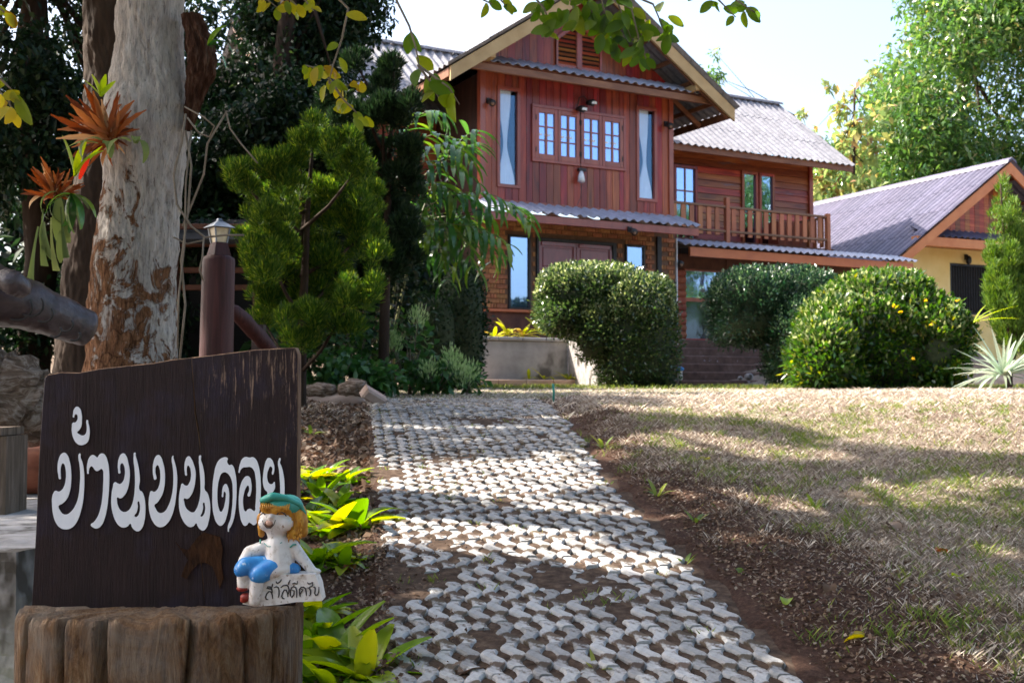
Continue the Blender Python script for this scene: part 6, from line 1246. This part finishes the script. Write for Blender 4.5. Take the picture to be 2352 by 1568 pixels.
blades('dry_grass','dry tan grass on the middle of the lawn',LF['dry'],thin(scatter(150000,flawn(6.5,11)),3),.026,.0042,1.0)
LF['dryfar']=leafm('sun_painted_grass_blade',[(0,(.24,.19,.14)),(.4,(.44,.37,.29)),(.8,(.66,.58,.48)),(1,(.80,.74,.65))],.25,.8,.15,1.0)  # paler copy of the dry blades; far lawn sunlight painted into the colour
blades('dry_grass','dry pale grass of the far lawn towards the hedges',LF['dryfar'],np.concatenate([scatter(45000,lambda k:(rng.uniform(-2.2,11,k),9.2+12*rng.random(k)**1.2))]),.045,.010,1.2)
g1=thin(scatter(90000,flawn(2.8,9)),5); g1=dens(g1,.18,1.3,11)[::2]; g1=np.concatenate([g1,thin(scatter(14000,flawn(2.8,10)),6)])
g2=scatter(16000,lambda k:(rng.uniform(-2.5,3.2,k),rng.uniform(11.8,20,k))); g3=scatter(9000,lambda k:(rng.uniform(-2,11,k),rng.uniform(18.5,22,k)))
blades('green_grass','green grass tufts growing through the dry lawn',LF['grass'],np.concatenate([g1,g2]),.036,.0045,.7)
blades('edge_grass','taller pale grass along the foot of the hedges',LF['grass'],g3,.10,.014,.45)
def tuft(pts,r,k): 
    c=np.repeat(pts,k,0); return c+rng.normal(size=c.shape)*r
tp=scatter(70,lambda k:(lambda y:(xl(y)+rng.random(k)*(xr(y)-xl(y)),y))(rng.uniform(3.3,11,k)))
blades('path_weeds','small grass tufts rooted between the pavers',LF['grass'],tuft(tp,.02,14),.05,.004,.5)
def fband(k): y=rng.uniform(3.0,11.3,k); return xr(y)+.0+rng.gamma(2.0,.22,k),y
chips('soil_litter','brown leaf crumbs along the right edge of the path','litter',LF['litter'],scatter(20000,fband),.020,.45,.0)
chips('lawn_litter','bits of dry leaf scattered over the lawn','litter',LF['litter'],scatter(7000,flawn(2.9,9)),.022,.4,.006)
tl=thin(scatter(900,flawn(2.9,9.5)),4); blades('lawn_tufts','scattered green tufts standing in the dry lawn',LF['grass'],tuft(tl,.028,22),.05,.004,.6)
td=thin(scatter(1100,flawn(2.9,9.5)),4); blades('dry_tufts','scattered dry tufts standing in the lawn',LF['dry'],tuft(td,.03,24),.042,.0035,.7)
# ------------------------------------------------------------------ fallen leaves, sprouts, stakes, statues
FL=[blademe('blade_half',.16,.09,LF[k],1.6,7,.5,.05) for k in ('fern','yleaf','lime','litter')]
for px,py,k,s,l in ((1195,1140,0,.75,'curled rust brown leaf lying on the sunny pavers'),(1628,1058,1,.8,'yellow green leaf lying on the upper lawn'),(1805,1395,2,.55,'pale green leaf standing in the soil beside the path'),(1985,1468,1,.75,'large crumpled yellow leaf on the lower lawn'),(2205,1330,2,.55,'green leaf lying on the right lawn'),(1690,1312,1,.4,'small yellow leaf at the paver edge'),(1045,1562,3,1.2,'dark curled leaf at the bottom of the path'),(2040,1210,3,.7,'dark curled leaf in the middle of the lawn'),(2150,1270,0,.7,'brown dry leaf right of the lawn centre'),(815,1300,0,.7,'rust coloured leaf on the soil by the bromeliads'),(1905,1350,3,.6,'dry grey leaf near the soil edge')):
    p=gp(px,py); o=link('fallen_leaf',FL[k],None,None,None,l,'leaf'); orient(o,p+np.array([0,0,.012]),(random.gauss(0,1),random.gauss(0,1),.35 if k!=2 else .8),scale=s)
SB=[blademe('leaf',.10,.022,LF['grass'],d,5) for d in (.5,1.1)]
for px,py,n,s,l in ((1510,1140,7,1.1,'upright weed sprout beside the path edge'),(1385,1030,9,1.2,'leafy weed at the upper right path edge'),(1598,1200,4,1.0,'thin weed sprout on the bare soil'),(1570,1300,9,.8,'weed tuft on the right edge of the pavers'),(1870,1165,8,.9,'grass weed on the lawn above the soil bank'),(865,930,10,1.2,'small weed at the upper left corner of the path'),(715,1000,6,1.3,'green sprout on the litter bank'),(1370,1545,9,.8,'grass tuft inside a paver hole near the bottom'),(960,1060,6,.7,'tiny green sprout on the upper pavers')):
    p=gp(px,py); rosette('weed_sprout',l,p,n,SB,(.7,1.4),(.6*s,1.1*s))
MB().tube([(0,0,-.05),(.01,0,.1),(.0,0,.19)],.011,8).build('garden_stake',M('green_plastic',[(.3,(.02,.22,.17)),(.7,(.04,.32,.25))],(9,9,9),.4,0),loc=gp(1270,925),smooth=True,label='short turquoise plastic stake at the top of the path',cat='stake')
dg=thing('dog_statue','white sitting dog statue on the entrance landing','statue',at(1660,785,25.6)); k=1/101.5
def dz(x,y,d=0): return np.array([(x-1660)*k,d,(785-y)*k])
blob('body',[('s',dz(1657,745),np.array([.075,.08,.085])),('s',dz(1650,749,-.05),np.array([.035,.05,.03])),('c',dz(1650,737),dz(1649,731),.022,.008),('c',dz(1664,737),dz(1666,730),.022,.008),('c',dz(1657,752),dz(1661,772),.06,.09),('s',dz(1665,778),np.array([.11,.10,.08])),('c',dz(1652,765,-.05),dz(1651,784,-.06),.032,.03),('c',dz(1662,765,-.05),dz(1662,784,-.06),.032,.03)],.012,MT['clay'],dg,2)
dg=thing('dog_statue','small grey figure beside the white dog statue','statue',at(1643,784,25.6))
blob('body',[('s',(0,0,.17),np.array([.05,.05,.055])),('c',(0,0,.03),(0,0,.12),.07,.045)],.012,MT['concrete'],dg,2)
gn=thing('gnome_statue','small gnome with a blue cap at the foot of the hedge','statue',at(1562,872,20.0)); 
blob('body',[('c',(0,0,.03),(0,0,.10),.05,.045),('s',(0,0,.15),np.array([.045,.045,.045]))],.01,MT['clay'],gn,2)
blob('cap',[('s',(0,0,.19),np.array([.075,.075,.045]))],.01,MT['blue'],gn,1)
for px,py,l in ((1720,865,'white stone on the lower step'),(1700,868,'small pale stone on the lower step')):
    MB().sphere((0,0,0),(.11,.08,.09) if px>1710 else (.06,.05,.05),8,6).build('white_stone',MT['concpale'],loc=at(px,py,26.2),label=l,cat='stone',smooth=True)
